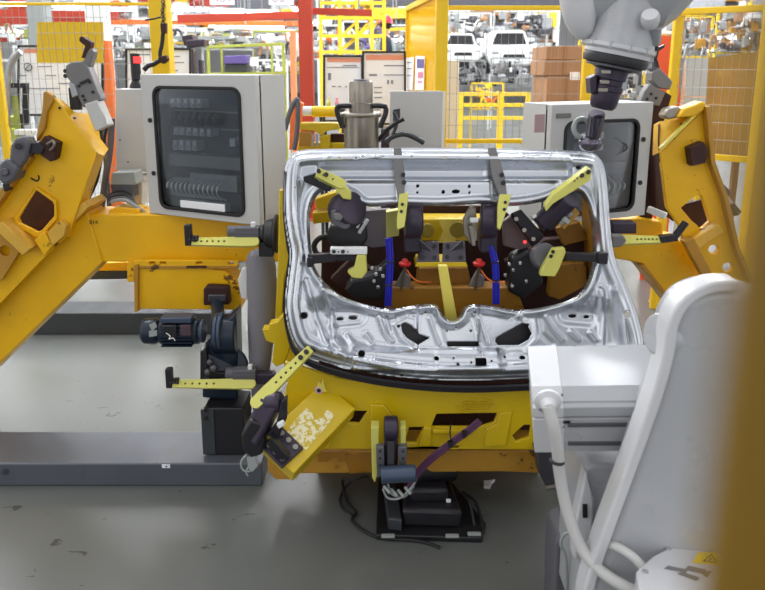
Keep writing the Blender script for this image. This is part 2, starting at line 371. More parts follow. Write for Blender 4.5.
def relief(u, w):
    do, _, _, io = seg_dist(u, w, OUTL); di, _, _, ii = seg_dist(u, w, INL)
    do = np.where(io, do, -do); di = np.where(ii, -di, di)
    h = -0.030 + 0.012 * sst(0.008, 0.014, do) + 0.030 * sst(0.022, 0.042, do) - 0.020 * sst(0.052, 0.066, do)
    low = sst(tp(400, 300)[1] + .02, tp(400, 300)[1] - .05, w)
    h = h - 0.030 * sst(0.070, 0.120, do) * low
    h += 0.014 * sst(0.040, 0.012, di) - 0.022 * sst(0.012, 0.0, di)
    # head rail: long recess, its bright sloping face and the middle reinforcement
    top = sst(tp(440, 214)[1], tp(440, 205)[1], w)
    def pbox(x0, y0, x1, y1, soft=0.008):
        u0, w1 = tp(x0, (y0 + y1) / 2)[0], tp((x0 + x1) / 2, y0)[1]; u1, w0 = tp(x1, (y0 + y1) / 2)[0], tp((x0 + x1) / 2, y1)[1]
        return sst(u0 - soft, u0 + soft, u) * sst(u1 + soft, u1 - soft, u) * sst(w0 - soft, w0 + soft, w) * sst(w1 + soft, w1 - soft, w)
    h += -0.026 * pbox(318, 166, 572, 177, 0.01) + 0.010 * pbox(325, 154.5, 570, 163, 0.006) - 0.014 * pbox(345, 180, 560, 206, 0.012)
    h += 0.014 * pbox(398, 181, 492, 208, 0.004) - 0.006 * pbox(404, 166, 486, 179, 0.01)
    # lower tray: flat lip, stampings and ribs
    h += 0.020 * pbox(352, 350, 500, 371, 0.010) + 0.016 * pbox(418, 306, 480, 351, 0.008) + 0.006 * pbox(436, 349, 505, 369, 0.004)
    def rib(pts, wd, hh):
        nonlocal h
        d, _, _, _ = seg_dist(u, w, [tp(*p) for p in pts], False); h = h + hh * np.exp(-(d / wd) ** 2)
    for pts, wd, hh in [([(379, 318), (384, 332), (392, 342)], .007, .011), ([(386, 318), (390, 332)], .006, -.008), ([(347, 336), (352, 343)], .008, .012), ([(366, 335), (371, 342)], .008, .012),
                        ([(430, 318), (440, 346)], .006, .010), ([(437, 316), (446, 346)], .006, -.006), ([(481, 318), (489, 344)], .006, .010), ([(474, 318), (481, 344)], .006, -.006),
                        ([(548, 317), (556, 330), (566, 340)], .007, .012), ([(540, 316), (544, 334), (555, 345)], .008, -.008), ([(574, 332), (582, 340)], .008, .013), ([(594, 333), (600, 340)], .008, .013),
                        ([(601, 290), (606, 318), (604, 348)], .010, .016), ([(614, 290), (622, 318), (626, 346)], .010, .018), ([(323, 290), (331, 318), (334, 340), (346, 356)], .012, .018),
                        ([(306, 280), (316, 320), (330, 350)], .010, .016), ([(300, 180), (298, 220), (303, 262)], .008, .010), ([(596, 180), (601, 222), (603, 262)], .008, .010),
                        ([(399, 316), (407, 312), (416, 314)], .012, -.010), ([(514, 316), (522, 312), (531, 318)], .012, -.010), ([(395, 325), (402, 340), (416, 350)], .006, .008), ([(537, 322), (538, 340), (528, 350)], .006, .008),
                        ([(336, 370), (400, 369), (470, 373), (530, 371)], .008, .010), ([(346, 163), (420, 150.5), (500, 150.5)], .003, .004)]:
        rib(pts, wd, hh)
    d, _, _, _ = seg_dist(u, w, [tp(336, 318), tp(356, 316)], False); h -= 0.012 * sst(0.045, 0.02, d)
    d, _, _, _ = seg_dist(u, w, [tp(570, 315), tp(592, 317)], False); h -= 0.012 * sst(0.045, 0.02, d)
    for x, y in ((330, 156), (363, 156), (523, 156), (560, 157)):
        a, b = tp(x, y); h += 0.010 * np.exp(-((u - a) ** 2 + (w - b) ** 2) / 0.0075 ** 2)
    for x in range(330, 590, 18):                       # spot welds along the window flange
        pass
    return h * 1.12
def tailgate():
    st = 0.0042
    us = np.arange(min(p[0] for p in OUTL) - st, max(p[0] for p in OUTL) + st * 2, st)
    ws = np.arange(min(p[1] for p in OUTL) - st, max(p[1] for p in OUTL) + st * 2, st)
    U, W = np.meshgrid(us, ws); nw, nu = U.shape
    cu, cw = U[:-1, :-1] + st / 2, W[:-1, :-1] + st / 2
    keep = seg_dist(cu, cw, OUTL)[3] & ~seg_dist(cu, cw, INL)[3]
    for h in HOLES: keep &= ~seg_dist(cu, cw, h)[3]
    cnt = np.zeros((nw, nu), int)
    for a in (0, 1):
        for b in (0, 1): cnt[a:nw - 1 + a, b:nu - 1 + b] += keep
    bnd = (cnt > 0) & (cnt < 4)
    bu, bw = U[bnd], W[bnd]; best = np.full(bu.shape, 1e9); nu_, nw_ = bu.copy(), bw.copy()
    for poly in [OUTL, INL] + HOLES:
        d, x, y, _ = seg_dist(bu, bw, poly); m = d < best
        best = np.where(m, d, best); nu_ = np.where(m, x, nu_); nw_ = np.where(m, y, nw_)
    ok = best < st * 1.5
    U[bnd] = np.where(ok, nu_, bu); W[bnd] = np.where(ok, nw_, bw)
    Hh = relief(U.ravel(), W.ravel()).reshape(U.shape)
    idx = -np.ones((nw, nu), int); used = cnt > 0; idx[used] = np.arange(used.sum())
    c = V(TO); pts = np.stack([c[k] + TU[k] * U[used] + TW[k] * W[used] + TN[k] * Hh[used] for k in range(3)], 1)
    r_, c_ = np.nonzero(keep)
    faces = np.stack([idx[r_, c_], idx[r_, c_ + 1], idx[r_ + 1, c_ + 1], idx[r_ + 1, c_]], 1)
    base = V((0.22, 2.36, 0.62))
    root = thing('tailgate_panel', 'silver pressed steel tailgate inner panel clamped on the yellow welding jig', 'car panel', base)
    me = bpy.data.meshes.new('inner_pressing'); me.from_pydata((pts - np.array(base)).tolist(), [], faces.tolist()); me.validate(); me.shade_smooth()
    me.materials.append(M['steel'])
    o = bpy.data.objects.new('inner_pressing', me); COL.objects.link(o); o.parent = root
    s = o.modifiers.new('sheet', 'SOLIDIFY'); s.thickness = 0.0022; s.offset = -1
    # outer skin hem under lower and side edges, underside shade put into its colour
    hem_px = [(284, 172), (283, 210), (286, 240), (288.5, 256), (285, 284), (283, 306), (286, 328), (292, 346), (303, 357.5), (322, 366.5), (352, 375), (390, 382), (436, 386.5), (480, 387.5), (530, 385.5), (570, 385), (612, 382), (640, 372), (646, 346)]
    m = MB(); loop = catmull([T3(*tp(x, y, -.032), -0.032) for x, y in hem_px], 5, False)
    prev = None
    for p in loop:
        c0 = V((TO.x + 0.02, 0, 0)); ring = [p + TN * 0.006, p - TN * 0.004 - TW * 0.019, p - TN * 0.03 - TW * 0.012, p - TN * 0.03 + TW * 0.006, p + TN * 0.002 + TW * 0.007]
        vs = [m.bm.verts.new(q) for q in ring]
        if prev:
            for k in range(5): m.bm.faces.new([prev[k], prev[(k + 1) % 5], vs[(k + 1) % 5], vs[k]])
        else: m.bm.faces.new(vs)
        prev = vs
    m.bm.faces.new(prev)
    h = m.build('outer_skin_hem', 'blacksteel', root); h['label'] = 'dark folded edge of the outer skin'
    return root
tailgate()
# ------------------------------------------------------------------ the yellow welding jig under and behind the panel
def mirror_px(pts, cx=447.5): return [(2 * cx - x, y) for x, y in pts]
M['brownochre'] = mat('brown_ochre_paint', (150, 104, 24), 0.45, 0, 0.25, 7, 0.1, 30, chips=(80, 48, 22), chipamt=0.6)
jig = thing('welding_jig', 'low yellow steel welding jig with cut-outs carrying the silver tailgate panel', 'welding jig', (0.2, 2.75, 0.0))
fp = [(285, 362), (288, 380), (283, 402), (284, 440), (300, 449), (545, 450), (548, 384), (480, 388), (400, 386), (340, 379), (305, 368)]
fh = [[(346, 411), (367.5, 411), (359, 424), (338, 423)], [(409, 427.5), (424, 427), (416, 443), (405, 443)], [(436.5, 414), (498, 413), (494, 423), (481, 427.5), (431, 427.5)],
      [(451, 446), (460.5, 446), (458, 448.5), (451, 448.5)], [(524, 425), (531, 425), (529, 438), (516, 442), (512, 436)]]
MB().pxplate(fp, fh, 2.43, 0.018).build('front_plate', 'jig', jig, 0.003)
# raised gusset ribs pressed on the front
for pts in ([(300, 404), (324, 404), (336, 424), (330, 449), (300, 449)], [(370, 405), (384, 405), (398, 424), (398, 448), (372, 448)], [(424, 427), (432, 428), (431, 447), (418, 447)], [(500, 413), (512, 412), (506, 446), (484, 447), (486, 429), (497, 424)]):
    MB().px(pts, 2.418, 0.013).build('gusset', 'jig', jig, 0.004)
MB().px([(432, 430), (470, 430), (466, 434), (434, 434)], 2.41, 0.02).build('weld_lip', 'jig', jig, 0.003)
m = MB().px([(267, 451), (548, 451), (552, 474), (500, 472), (300, 474), (290, 480), (276, 480), (268, 472)], 2.46, 0.30)
m.build('base_ledge', 'ochre', jig, 0.006)
m = MB(); m.px([(318, 452), (346, 452), (346, 462), (338, 462), (338, 458), (328, 458), (328, 462), (318, 462)], 2.447, 0.012); m.px([(344, 455), (372, 453), (372, 472), (350, 474)], 2.452, 0.008)
m.cyl(P(336, 468, 2.44), P(336, 468, 2.46), 0.007, seg=10).build('bolted_bracket', 'brownochre', jig, 0.002)
MB().box((0.20, 2.93, 0.13), (0.98, 0.30, 0.26)).build('pedestal', 'ochre', jig, 0.008)
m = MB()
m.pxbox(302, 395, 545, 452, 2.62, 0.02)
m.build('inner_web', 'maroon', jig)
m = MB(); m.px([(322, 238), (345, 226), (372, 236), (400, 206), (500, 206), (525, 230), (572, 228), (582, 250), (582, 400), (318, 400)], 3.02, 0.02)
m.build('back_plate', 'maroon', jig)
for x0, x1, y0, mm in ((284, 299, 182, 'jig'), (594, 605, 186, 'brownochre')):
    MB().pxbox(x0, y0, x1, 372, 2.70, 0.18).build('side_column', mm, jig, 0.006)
m = MB(); m.px([(262, 329), (268, 329), (269, 324), (277, 322), (282, 316), (288, 318), (292, 334), (289, 352), (284, 364), (276, 367), (272, 362), (274, 344), (266, 341)], 2.52, 0.05)
m.build('edge_bracket', 'jig', jig, 0.004)
m = MB(); m.px([(279, 190), (285, 190), (286, 240), (290, 256), (284, 280), (282, 318), (275, 318), (278, 260)], 2.68, 0.04)
m.build('edge_strip', 'jig', jig, 0.004)
MB().pxbox(407, 219, 488, 241, 2.88, 0.12).build('cross_beam', 'jig', jig, 0.006)
MB().px([(438, 219), (457, 219), (452, 231), (457, 243), (438, 243), (443, 231)], 2.868, 0.02).build('beam_web', 'paleyellow', jig, 0.003)
M['olive'] = mat('olive_boss_paint', (150, 134, 40), .5)
for x, y, r in ((427, 231, .030), (458, 230, .034)):
    c = P(x, y, 2.86); MB().cyl(c, c + V((0, 0.03, 0)), r, seg=24).build('boss', 'olive', jig, 0.003)
m = MB().px([(417, 262), (466, 262), (468, 267), (415, 267)], 2.60, 0.12); m.build('bolt_shelf', 'jig', jig, 0.003)
m = MB()
m.px([(419, 268), (468, 268), (474, 296), (416, 296)], 2.74, 0.12).build('stem_box', 'brownochre', jig, 0.004)
m = MB(); m.px([(388, 288), (516, 288), (528, 318), (384, 318)], 2.68, 0.1); m.build('lower_box', 'brownochre', jig, 0.004)
MB().px([(438, 266), (447.5, 266), (458, 322), (446, 322)], 2.55, 0.03).build('centre_post', 'paleyellow', jig, 0.003)
m = MB(); m.px([(315, 199), (336, 192), (338, 208), (316, 210)], 2.92, 0.06); m.px([(312, 213), (334, 211), (335, 222), (313, 224)], 2.90, 0.06)
m.build('upper_strut', 'jig', jig, 0.004)
MB().px([(352, 258), (372, 270), (388, 268), (388, 284), (362, 300), (330, 280)], 2.78, 0.06).build('wing_plate', 'maroon', jig, 0.004)
m = MB(); m.px([(505, 262), (545, 240), (588, 236), (586, 262), (560, 282), (520, 290)], 2.84, 0.05)
m.build('wing_plate', 'maroon', jig, 0.004)
m = MB(); m.px([(552, 266), (586, 262), (588, 285), (560, 300), (548, 296)], 2.76, 0.05); m.px([(556, 228), (580, 222), (588, 240), (564, 246)], 2.80, 0.05)
m.build('side_gusset', 'brownochre', jig, 0.004)
m = MB(); m.px([(352, 212), (390, 209), (390, 246), (372, 248), (352, 240)], 2.86, 0.03)
m.build('rear_plate', mat('violet_grey_plate', (112, 108, 122), .5), jig, 0.003)
# logo pressing: an oval ring with rows of raised strokes
c = P(475, 405, 2.428); m = MB()
k = MPP(2.43)
pts = [c + V((20 * k * math.cos(t), 0, 7 * k * math.sin(t))) for t in [2 * math.pi * i / 28 for i in range(29)]]
m.tube(pts, 0.0038, 6, smooth=False)
random.seed(3)
for row, half in ((3.2, 12), (0, 16), (-3.2, 12)):
    x = -half
    while x < half:
        wd = random.uniform(1.4, 3.0); q = c + V(((x + wd / 2) * k, 0, (row + random.uniform(-.3, .3)) * k))
        m.box(q, (wd * k, 0.010, 2.2 * k)); x += wd + 1.0
m.build('oval_emblem', 'jig', jig, 0.0008)
# black backing sheets added behind the panel so its holes look dark
def offs(pts, h): return [TPX(x, y, h) for x, y in pts]
MB().prism(offs([(297, 296), (318, 306), (330, 314), (360, 318), (440, 322), (540, 320), (592, 306), (618, 292), (634, 320), (638, 350), (622, 374), (560, 382), (480, 384), (400, 380), (340, 370), (310, 354), (298, 336)], -.095), TN * -.02).build('dark_backing', 'blacksteel', jig, .003)
MB().prism(offs([(312, 156), (585, 158), (592, 176), (572, 186), (500, 198), (400, 198), (330, 184), (306, 178)], -.085), TN * -.02).build('dark_backing', 'blacksteel', jig, .003)
c = P(319, 390, 2.425); MB().ring(c, (0, 1, 0), 0.011, 0.006, 20).build('washer', mat('pink_washer', (206, 176, 178), 0.5), jig)
MB().cyl(c + V((0, -.006, 0)), c + V((0, .01, 0)), 0.0075, seg=12).build('bolt', 'blacksteel', jig)
m = MB(); q = P(321, 384, 2.42); m.prism([P(317, 386, 2.42), P(318, 381, 2.42), P(321, 384, 2.42), P(323, 379, 2.42), P(325, 388, 2.42), P(327, 392, 2.42), P(323, 392, 2.42)], (0, 0.006, 0))
m.build('weld_splash', 'paleyellow', jig)
# outrigger for the corner clamp: box beam coming towards the viewer, glossy highlight on top painted as pale speckles
a, b = P(338, 399, 2.45), P(276, 462, 2.22)
m = MB().bar(a, b, 0.165, 0.07, up=(0.15, -0.55, 0.8)); m.build('outrigger', 'jig', jig, 0.004)
SPARK = mat('painted_glint_speckle', (244, 236, 196), 0.3, 0, 0.1, 90, 0.3, 180, chips=(214, 186, 40), chipamt=0.5, chipscale=70)
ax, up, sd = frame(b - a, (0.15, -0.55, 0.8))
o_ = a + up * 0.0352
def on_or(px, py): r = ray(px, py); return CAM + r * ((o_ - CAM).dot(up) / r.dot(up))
MB().prism([on_or(*p) for p in ((306, 408), (312, 413), (314, 420), (322, 418), (327, 410), (334, 414), (332, 420), (318, 436), (306, 450), (298, 444), (286, 434), (292, 424))], up * .0015).build('painted_glint', SPARK, jig)

# ------------------------------------------------------------------ swing-clamp helper
def arm_mb(T, Q, w0, w1, th, n, holes=(), hr=0.0046):
    """tapered flat arm from pivot Q to tip T, face normal n, real drilled holes at fractions"""
    T, Q, n = V(T), V(Q), V(n); a = (T - Q).normalized(); n = (n - a * n.dot(a)).normalized(); b = n.cross(a); L = (T - Q).length
    f = lambda x, y: Q + a * x + b * y + n * (th / 2)
    ol = [f(L, -w1 / 2), f(L, w1 / 2), f(L * .18, w0 / 2)] + [f(-w0 / 2 * math.sin(t), w0 / 2 * math.cos(t)) for t in [math.pi * i / 8 for i in range(1, 8)]] + [f(L * .18, -w0 / 2)]
    hs = [[f(L * h + hr * math.cos(t), hr * math.sin(t)) for t in [2 * math.pi * i / 10 for i in range(10)]] for h in holes]
    return MB().plate(ol, hs, n * -th), a, b, n
def bolts(name, pts, n, r, parent, mt='blacksteel', hgt=0.006):
    for p in pts:
        p = V(p); n = V(n).normalized(); m = MB().cyl(p, p + n * hgt, r, seg=12); m.cyl(p + n * hgt * .99, p + n * (hgt + .001), r * .5, seg=6)
        m.build(name, mt, parent, 0.0008)

# -- the two outboard clamps on the left, lying level in front of the yellow beam
def outboard(px_tip, px_piv, Y, label, hub):
    T, Q = P(*px_tip, Y), P(*px_piv, Y); T.z = Q.z
    t = thing('swing_clamp', label, 'clamp', Q, 'welding clamps around the panel')
    m, a, b, n = arm_mb(T, Q, 0.044, 0.032, 0.016, (0, -0.75, 0.66), [.46, .55, .64, .73, .82, .91][:6])
    m.build('arm', 'lime', t, 0.002); MB().bar(Q + a * (T - Q).length * .4, Q + a * (T - Q).length * .95, .018, .004, up=n).build('dark_hole_strip', 'black', t)  # black strip added inside the arm so its drilled holes look dark
    s = -1 if T.x < Q.x else 1
    m = MB(); m.bar(T + V((s * -.035, 0, .016)), T + V((s * .012, 0, .016)), 0.022, 0.022); m.box(T + V((s * .004, 0, .03)), (.026, .034, .085))
    m.build('tip_block', 'black', t, 0.003)
    bolts('bolt', [T + V((s * (-.03 + .013 * i), -.013, .016)) for i in range(3)], (0, -1, 0), 0.004, t, 'steel_dark')
    m = MB(); m.cyl(Q + V((-.11 if s < 0 else .0, .03, .035)), Q + V((.02 if s < 0 else .09, .03, .035)), 0.026, seg=20); m.box(Q + V((-.03, .03, .035)), (.10, .05, .046))
    m.build('cylinder_body', 'greymid', t, 0.005)
    m = MB().box(Q + V((-.005, 0.025, .066)), (.018, .02, .022)); m.build('pin_head', 'white', t, 0.002)
    if hub:
        m = MB().lathe([(0, .032), (.02, .038), (.03, .056), (.06, .064), (.066, .08), (.076, .08), (.078, .06)], Q + V((.015, .04, .025)), (1, 0, 0), 24)
        m.box(Q + V((.045, .04, -.035)), (.06, .06, .06)); m.build('hub', 'black', t, 0.003)
    return t
outboard((190, 242), (254, 242), 2.74, 'lime yellow clamp arm lying level in front of the yellow beam under the left cabinet', True)
c2 = outboard((171, 384), (251, 384), 2.74, 'lime yellow clamp arm lying level in front of the dark gear motor stand', False)
m = MB().bar(P(256, 377, 2.78), P(275, 377, 2.78), 0.05, 0.045); m.build('mount', 'violet', c2, 0.004)
# -- right outboard clamp
Q, T = P(617, 240, 2.78), P(684, 238, 2.78); T.z = Q.z
t = thing('swing_clamp', 'lime yellow clamp arm reaching right from the panel edge to the yellow frame', 'clamp', Q, 'welding clamps around the panel')
m, a, b, n = arm_mb(P(660, 240, 2.78) * 1.0, Q, 0.042, 0.03, 0.016, (0, -0.75, 0.66), [.46, .55, .64, .73, .82, .91]); m.build('arm', 'lime', t, 0.002); MB().bar(Q + a * .06, P(660, 240, 2.78) - a * .01, .016, .004, up=n).build('dark_hole_strip', 'black', t)  # added black strip darkens the arm holes from within
m = MB().bar(P(659, 239, 2.78), P(677, 237, 2.78), .03, .03); m.bar(P(673, 239, 2.78), P(686, 222, 2.78), .026, .022); m.build('tip_block', 'blacksteel', t, 0.003)
MB().px([(612, 236), (624, 236), (627, 241), (622, 247), (612, 248)], 2.76, 0.05).build('pivot', 'grey', t, 0.006)
MB().pxbox(612, 223, 637, 234, 2.84, 0.06).build('cylinder_body', 'violet', t, 0.006)

# -- corner clamp at the lower left, on the outrigger
n0 = V((-0.1, -0.8, 0.6)); Q, T = P(257, 402, 2.22), P(311, 349, 2.30)
t = thing('swing_clamp', 'big lime clamp with drilled arm reaching up to the lower left panel corner', 'clamp', P(282, 447, 2.2), 'welding clamps around the panel')
m, a, b, n = arm_mb(T, Q, 0.045, 0.030, 0.018, n0, [.36, .45, .54, .63, .72, .81], 0.0045); m.build('arm', 'lime', t, 0.002); MB().bar(Q + a * .07, T - a * .06, .016, .004, up=n).build('dark_hole_strip', 'black', t)  # black strip added within the arm, darkens its holes
bolts('bolt', [T - a * .018 + n * .009, T - a * .045 + n * .009], n, 0.0085, t, 'black', 0.010)
MB().bar(T - a * .06 - n * .018, T + a * .01 - n * .018, .02, .02, up=n).build('contact_pad', 'black', t, 0.003)
m = MB()
c0, c1 = P(270, 402, 2.24), P(255, 446, 2.22)
m.lathe([(-.032, .02), (-.028, .036), (.028, .036), (.032, .02)], P(274, 402, 2.23) - V((0, 0, 0)), V((0.9, -0.25, .2)), 24)
m.bar(P(272, 400, 2.23), P(252, 440, 2.22), 0.075, 0.06, up=n0)
m.build('housing', 'violet', t, 0.012, 3)
m = MB(); m.px([(241, 436), (250, 420), (262, 424), (266, 440), (262, 455), (252, 459), (243, 452)], 2.19, 0.07); m.build('air_cylinder', 'black', t, 0.008)
m = MB(); m.px([(266, 436), (276, 425), (281, 402), (287, 398), (287, 418), (278, 440)], 2.19, 0.03); m.build('side_link', 'blacksteel', t, 0.003)
m = MB(); m.box(P(281, 424, 2.17), (.024, .02, .016), Matrix.Rotation(R(-30), 3, 'Y')); m.build('pin_head', 'white', t, 0.002)
ax, up, sd = frame(b_ := (P(276, 462, 2.22) - P(346, 398, 2.45)), (0.15, -0.55, 0.8))
pc = P(282, 449, 2.235) + up * 0.012
m = MB().bar(pc - sd * .055 , pc + sd * .055, 0.10, 0.02, up=up); m.build('mounting_plate', 'violet', t, 0.003)
bolts('bolt', [pc + up * .010 + sd * i + ax * j for i in (-.035, .0, .035) for j in (-.03, .03)], up, 0.010, t, 'machined', 0.007)
m = MB().px([(270, 436), (284, 452), (290, 458), (280, 460), (268, 446)], 2.16, 0.035); m.build('gusset_fin', 'black', t, 0.003)
m = MB().tube([P(*p, 2.2) for p in ((247, 454), (241, 462), (243, 470), (250, 471), (254, 463), (252, 455))], 0.0035, 6); m.tube([P(*p, 2.2) for p in ((249, 466), (246, 472), (248, 476))], 0.003, 6)
m.px([(247, 459), (255, 456), (258, 466), (252, 472), (248, 468)], 2.19, 0.01); m.build('cable_loop', 'column', t)

# -- bottom centre clamp with the big roller
t = thing('swing_clamp', 'upright clamp with dark roller between lime cheeks at the jig bottom centre', 'clamp', P(390, 487, 2.33), 'welding clamps around the panel')
c = P(391, 428, 2.33)
m = MB().lathe([(-.027, .03), (-.024, .044), (.024, .044), (.027, .03)], c, (1, 0, 0), 28); m.bar(c + V((0, 0, -.0)), c + V((0, .01, -.17)), .05, .07); m.build('roller_lever', 'violet', t, 0.006)
for x0, x1 in ((371, 379), (400, 406)):
    MB().px([(x0, 427), (x1, 427), (x1, 436), (x1, 470), (x0 + 4, 483), (x0 + 1, 478)], 2.31, 0.05).build('cheek', 'lime', t, 0.003)
m = MB().px([(376, 448), (384, 447), (385, 475), (377, 478)], 2.28, 0.03); m.px([(398, 448), (407, 447), (406, 470), (399, 470)], 2.28, 0.03); m.build('hole_plate', 'greymid', t, 0.003)
bolts('bolt', [P(x, y, 2.28) for x in (380, 403) for y in (451, 458, 465)], (0, -1, 0.2), 0.0045, t, 'black')
m = MB().cyl(P(381, 475, 2.24), P(416, 473, 2.24), 0.030, seg=22); m.build('air_cylinder', 'navy2', t, 0.004)
m = MB().bar(P(391, 440, 2.30), P(391, 470, 2.27), .028, .03); m.build('lever_web', 'black', t, 0.004)
m = MB(); 
for i, (x, y) in enumerate(((384, 486), (391, 489), (398, 490), (405, 487))): m.cyl(P(x, y, 2.24), P(x + 6, y + 7, 2.22), 0.006, seg=8)
m.tube([P(x, y, 2.23) for x, y in ((383, 489), (388, 498), (400, 498), (411, 488), (416, 480))], 0.004, 6); m.tube([P(x, y, 2.24) for x, y in ((388, 484), (392, 494), (404, 497), (414, 486))], 0.004, 6)
m.build('air_fitting', 'column', t)

# -- clamps inside the window
def wheel(c, axis, r, hw, m=None):
    m = m or MB(); return m.lathe([(-hw, r * .6), (-hw * .9, r * .93), (-hw * .6, r), (hw * .6, r), (hw * .9, r * .93), (hw, r * .6)], c, axis, 28)
def strap_clamp(label, sx, strap, arm, wpx, ax):
    t = thing('strap_clamp', label, 'clamp', P(*wpx, 2.66), 'welding clamps around the panel')
    # the grey bar lies on the panel head rail, following its slope
    m = MB(); f = [TPX(x, y, 0.012) for x, y in strap]; m.prism(f, TN * 0.012); m.build('contact_bar', 'grey', t, 0.002)
    m = MB(); f = [TPX(x, y, 0.026) for x, y in arm]; m.prism(f, TN * 0.022); m.build('arm', 'lime', t, 0.002)
    m = wheel(P(wpx[0], wpx[1] - 4, 2.60), ax, 0.070, 0.034); c = P(wpx[0], wpx[1], 2.62)
    m.box(c + V((0, 0.03, -.05)), (.066, .09, .12)); m.build('knuckle', 'violet', t, 0.006)
    return t
t = strap_clamp('clamp with grey strap over the panel top, left of the middle', 1, [(393.5, 149), (401, 149), (405, 176), (404, 198), (399, 205), (394, 178)],
                [(399, 196), (408, 194), (407, 206), (404, 228), (397, 231), (396.5, 222)], (413, 224), (1, 0.1, 0))
bolts('bolt', [TPX(403, 176, .026), TPX(404, 183.5, .026)], TN, 0.008, t, 'black', .009); bolts('bolt', [TPX(402, 206, .048), TPX(401, 213, .048)], TN, 0.006, t, 'black', .004)
MB().px([(386, 212), (400, 210), (399, 236), (386, 238)], 2.72, 0.05).build('cheek_plate', 'lime', t, 0.003)
t = strap_clamp('clamp with grey strap over the panel top, right of the middle', -1, [(487, 149), (495, 149), (504, 178), (506, 196), (499, 198), (491, 176)],
                [(498, 196), (509, 196), (506, 207), (498, 231), (495.5, 229), (496, 206)], (489, 224), (1, -0.1, 0))
bolts('bolt', [TPX(500.5, 176, .026), TPX(502, 184, .026)], TN, 0.008, t, 'black', .009); bolts('bolt', [TPX(503, 204, .048), TPX(502, 211, .048)], TN, 0.006, t, 'black', .004)
m = MB().px([(463, 220), (470, 207), (476, 208), (478, 240), (470, 244), (464, 234)], 2.60, 0.02); m.build('rear_disc', 'machined', t, 0.003)
m = MB().box(P(474, 220, 2.57), (.03, .02, .016)); m.build('pin_head', 'white', t, 0.002)
m = MB().px([(469, 226), (474, 226), (476, 246), (472, 246)], 2.57, 0.015); m.build('link_rod', 'machined', t, 0.002)
M['plategrey'] = mat('plate_violet_grey', (84, 78, 88), .4, .2)
# dark bolted plates in the middle of the window, each with four bolts and a web
for i, (x0, x1, lab) in enumerate(((417, 439.5, 'dark four-bolt plate in the window, left one of the middle pair'), (442, 466, 'dark four-bolt plate in the window, right one of the middle pair'))):
    t = thing('mounting_plate', lab, 'mounting plate', P((x0 + x1) / 2, 262, 2.6), 'bolted plates in the middle of the window')
    q = [(x0 + 1, 242), (x1 - 1, 241), (x1, 261), (x0, 262)]
    MB().prism([P(*q[0], 2.66), P(*q[1], 2.66), P(*q[2], 2.60), P(*q[3], 2.60)], V((0, .35, -.94)) * .014).build('plate', M['plategrey'], t, 0.002)
    nn = V((0, -.94, .35))
    bolts('bolt', [P(x0 + 5, 257, 2.61), P(x1 - 5, 257.5, 2.61), P(x1 - 5, 246, 2.645), P(x0 + 6, 246, 2.645)], nn, 0.0085, t, 'black', .008)
    c = (x0 + 3, x0 + 16) if i == 0 else (x1 - 3, x1 - 16)
    MB().px([(c[0], 240), (c[0], 248), (c[1], 252)], 2.585, 0.014).build('web', 'black', t, 0.002)
# upper left clamp
t = thing('swing_clamp', 'lime clamp arm over the upper left window corner with black round body', 'clamp', P(345, 240, 2.62), 'welding clamps around the panel')
T, Q = P(316, 172, 2.50), P(349, 193, 2.54)
m, a, b, n = arm_mb(P(317, 173, 2.515), P(340, 184, 2.525), 0.04, 0.034, 0.03, (-.1, -.85, .5), [.35, .75], 0.004); m.build('arm', 'lime', t, 0.003)
bolts('bolt', [P(319, 171.5, 2.50), P(326.5, 175, 2.50)], (-.1, -.85, .5), 0.008, t, 'black', .009)
MB().px([(334, 180), (343, 184), (351, 192), (351, 200), (343, 199), (335, 189)], 2.51, 0.03).build('elbow', 'lime', t, 0.004)
MB().px([(303, 177), (316, 173), (318, 181), (331, 187), (330, 192), (318, 188), (304, 182)], 2.53, 0.02).build('contact_pad', 'black', t, 0.003)
m = wheel(P(347, 210, 2.56), V((.6, -.7, .35)), 0.068, 0.042); m.build('knuckle', 'violet', t, 0.004)
MB().px([(331, 211), (336, 209), (350, 218), (350, 228), (345, 230), (331, 224)], 2.50, 0.04).build('side_cover', 'greymid', t, 0.006)
MB().px([(333, 214), (339, 213), (343, 217), (341, 221), (334, 220)], 2.485, 0.02).build('cover_cap', 'grey', t, 0.004)
MB().px([(330, 226), (366, 222), (368, 240), (360, 250), (330, 246), (326, 236)], 2.60, 0.10).build('air_cylinder', 'black', t, 0.012)
m = MB().bar(P(359, 233, 2.55), P(368, 219, 2.55), .014, .014); m.bar(P(357, 228, 2.56), P(362, 218, 2.56), .008, .012); m.build('link_rod', 'chrome', t, 0.002)
MB().tube([P(x, y, 2.68) for x, y in ((332, 236), (320, 238), (314, 246), (318, 254), (330, 256))], 0.011, 8).build('cable', 'rubber', t)
# mid left clamp
t = thing('swing_clamp', 'black bar clamp at the left window edge with white topped lime arm', 'clamp', P(356, 278, 2.6), 'welding clamps around the panel')
m = MB().bar(P(309, 259, 2.46), P(334, 257, 2.52), .026, .034); m.box(P(310, 262, 2.45), (.02, .02, .036)); m.build('contact_bar', 'blacksteel', t, 0.003)
m = MB().pxbox(330, 248.5, 367, 254.5, 2.50, 0.035); m.build('arm', 'white', t, 0.002)
bolts('bolt', [P(334, 251.5, 2.50), P(343, 251.5, 2.50)], (0, -1, 0.2), 0.0075, t, 'black', .008); bolts('dowel', [P(338.5, 251.8, 2.50), P(348, 251.8, 2.50)], (0, -1, 0.2), 0.003, t, 'black', .002)
MB().pxbox(330, 255, 354, 261, 2.51, 0.03).build('arm_underside', 'black', t, 0.002)
MB().px([(357, 255), (366, 255), (367, 272), (362, 279), (352, 278), (347, 272), (354, 268)], 2.50, 0.035).build('lever', 'lime', t, 0.005)
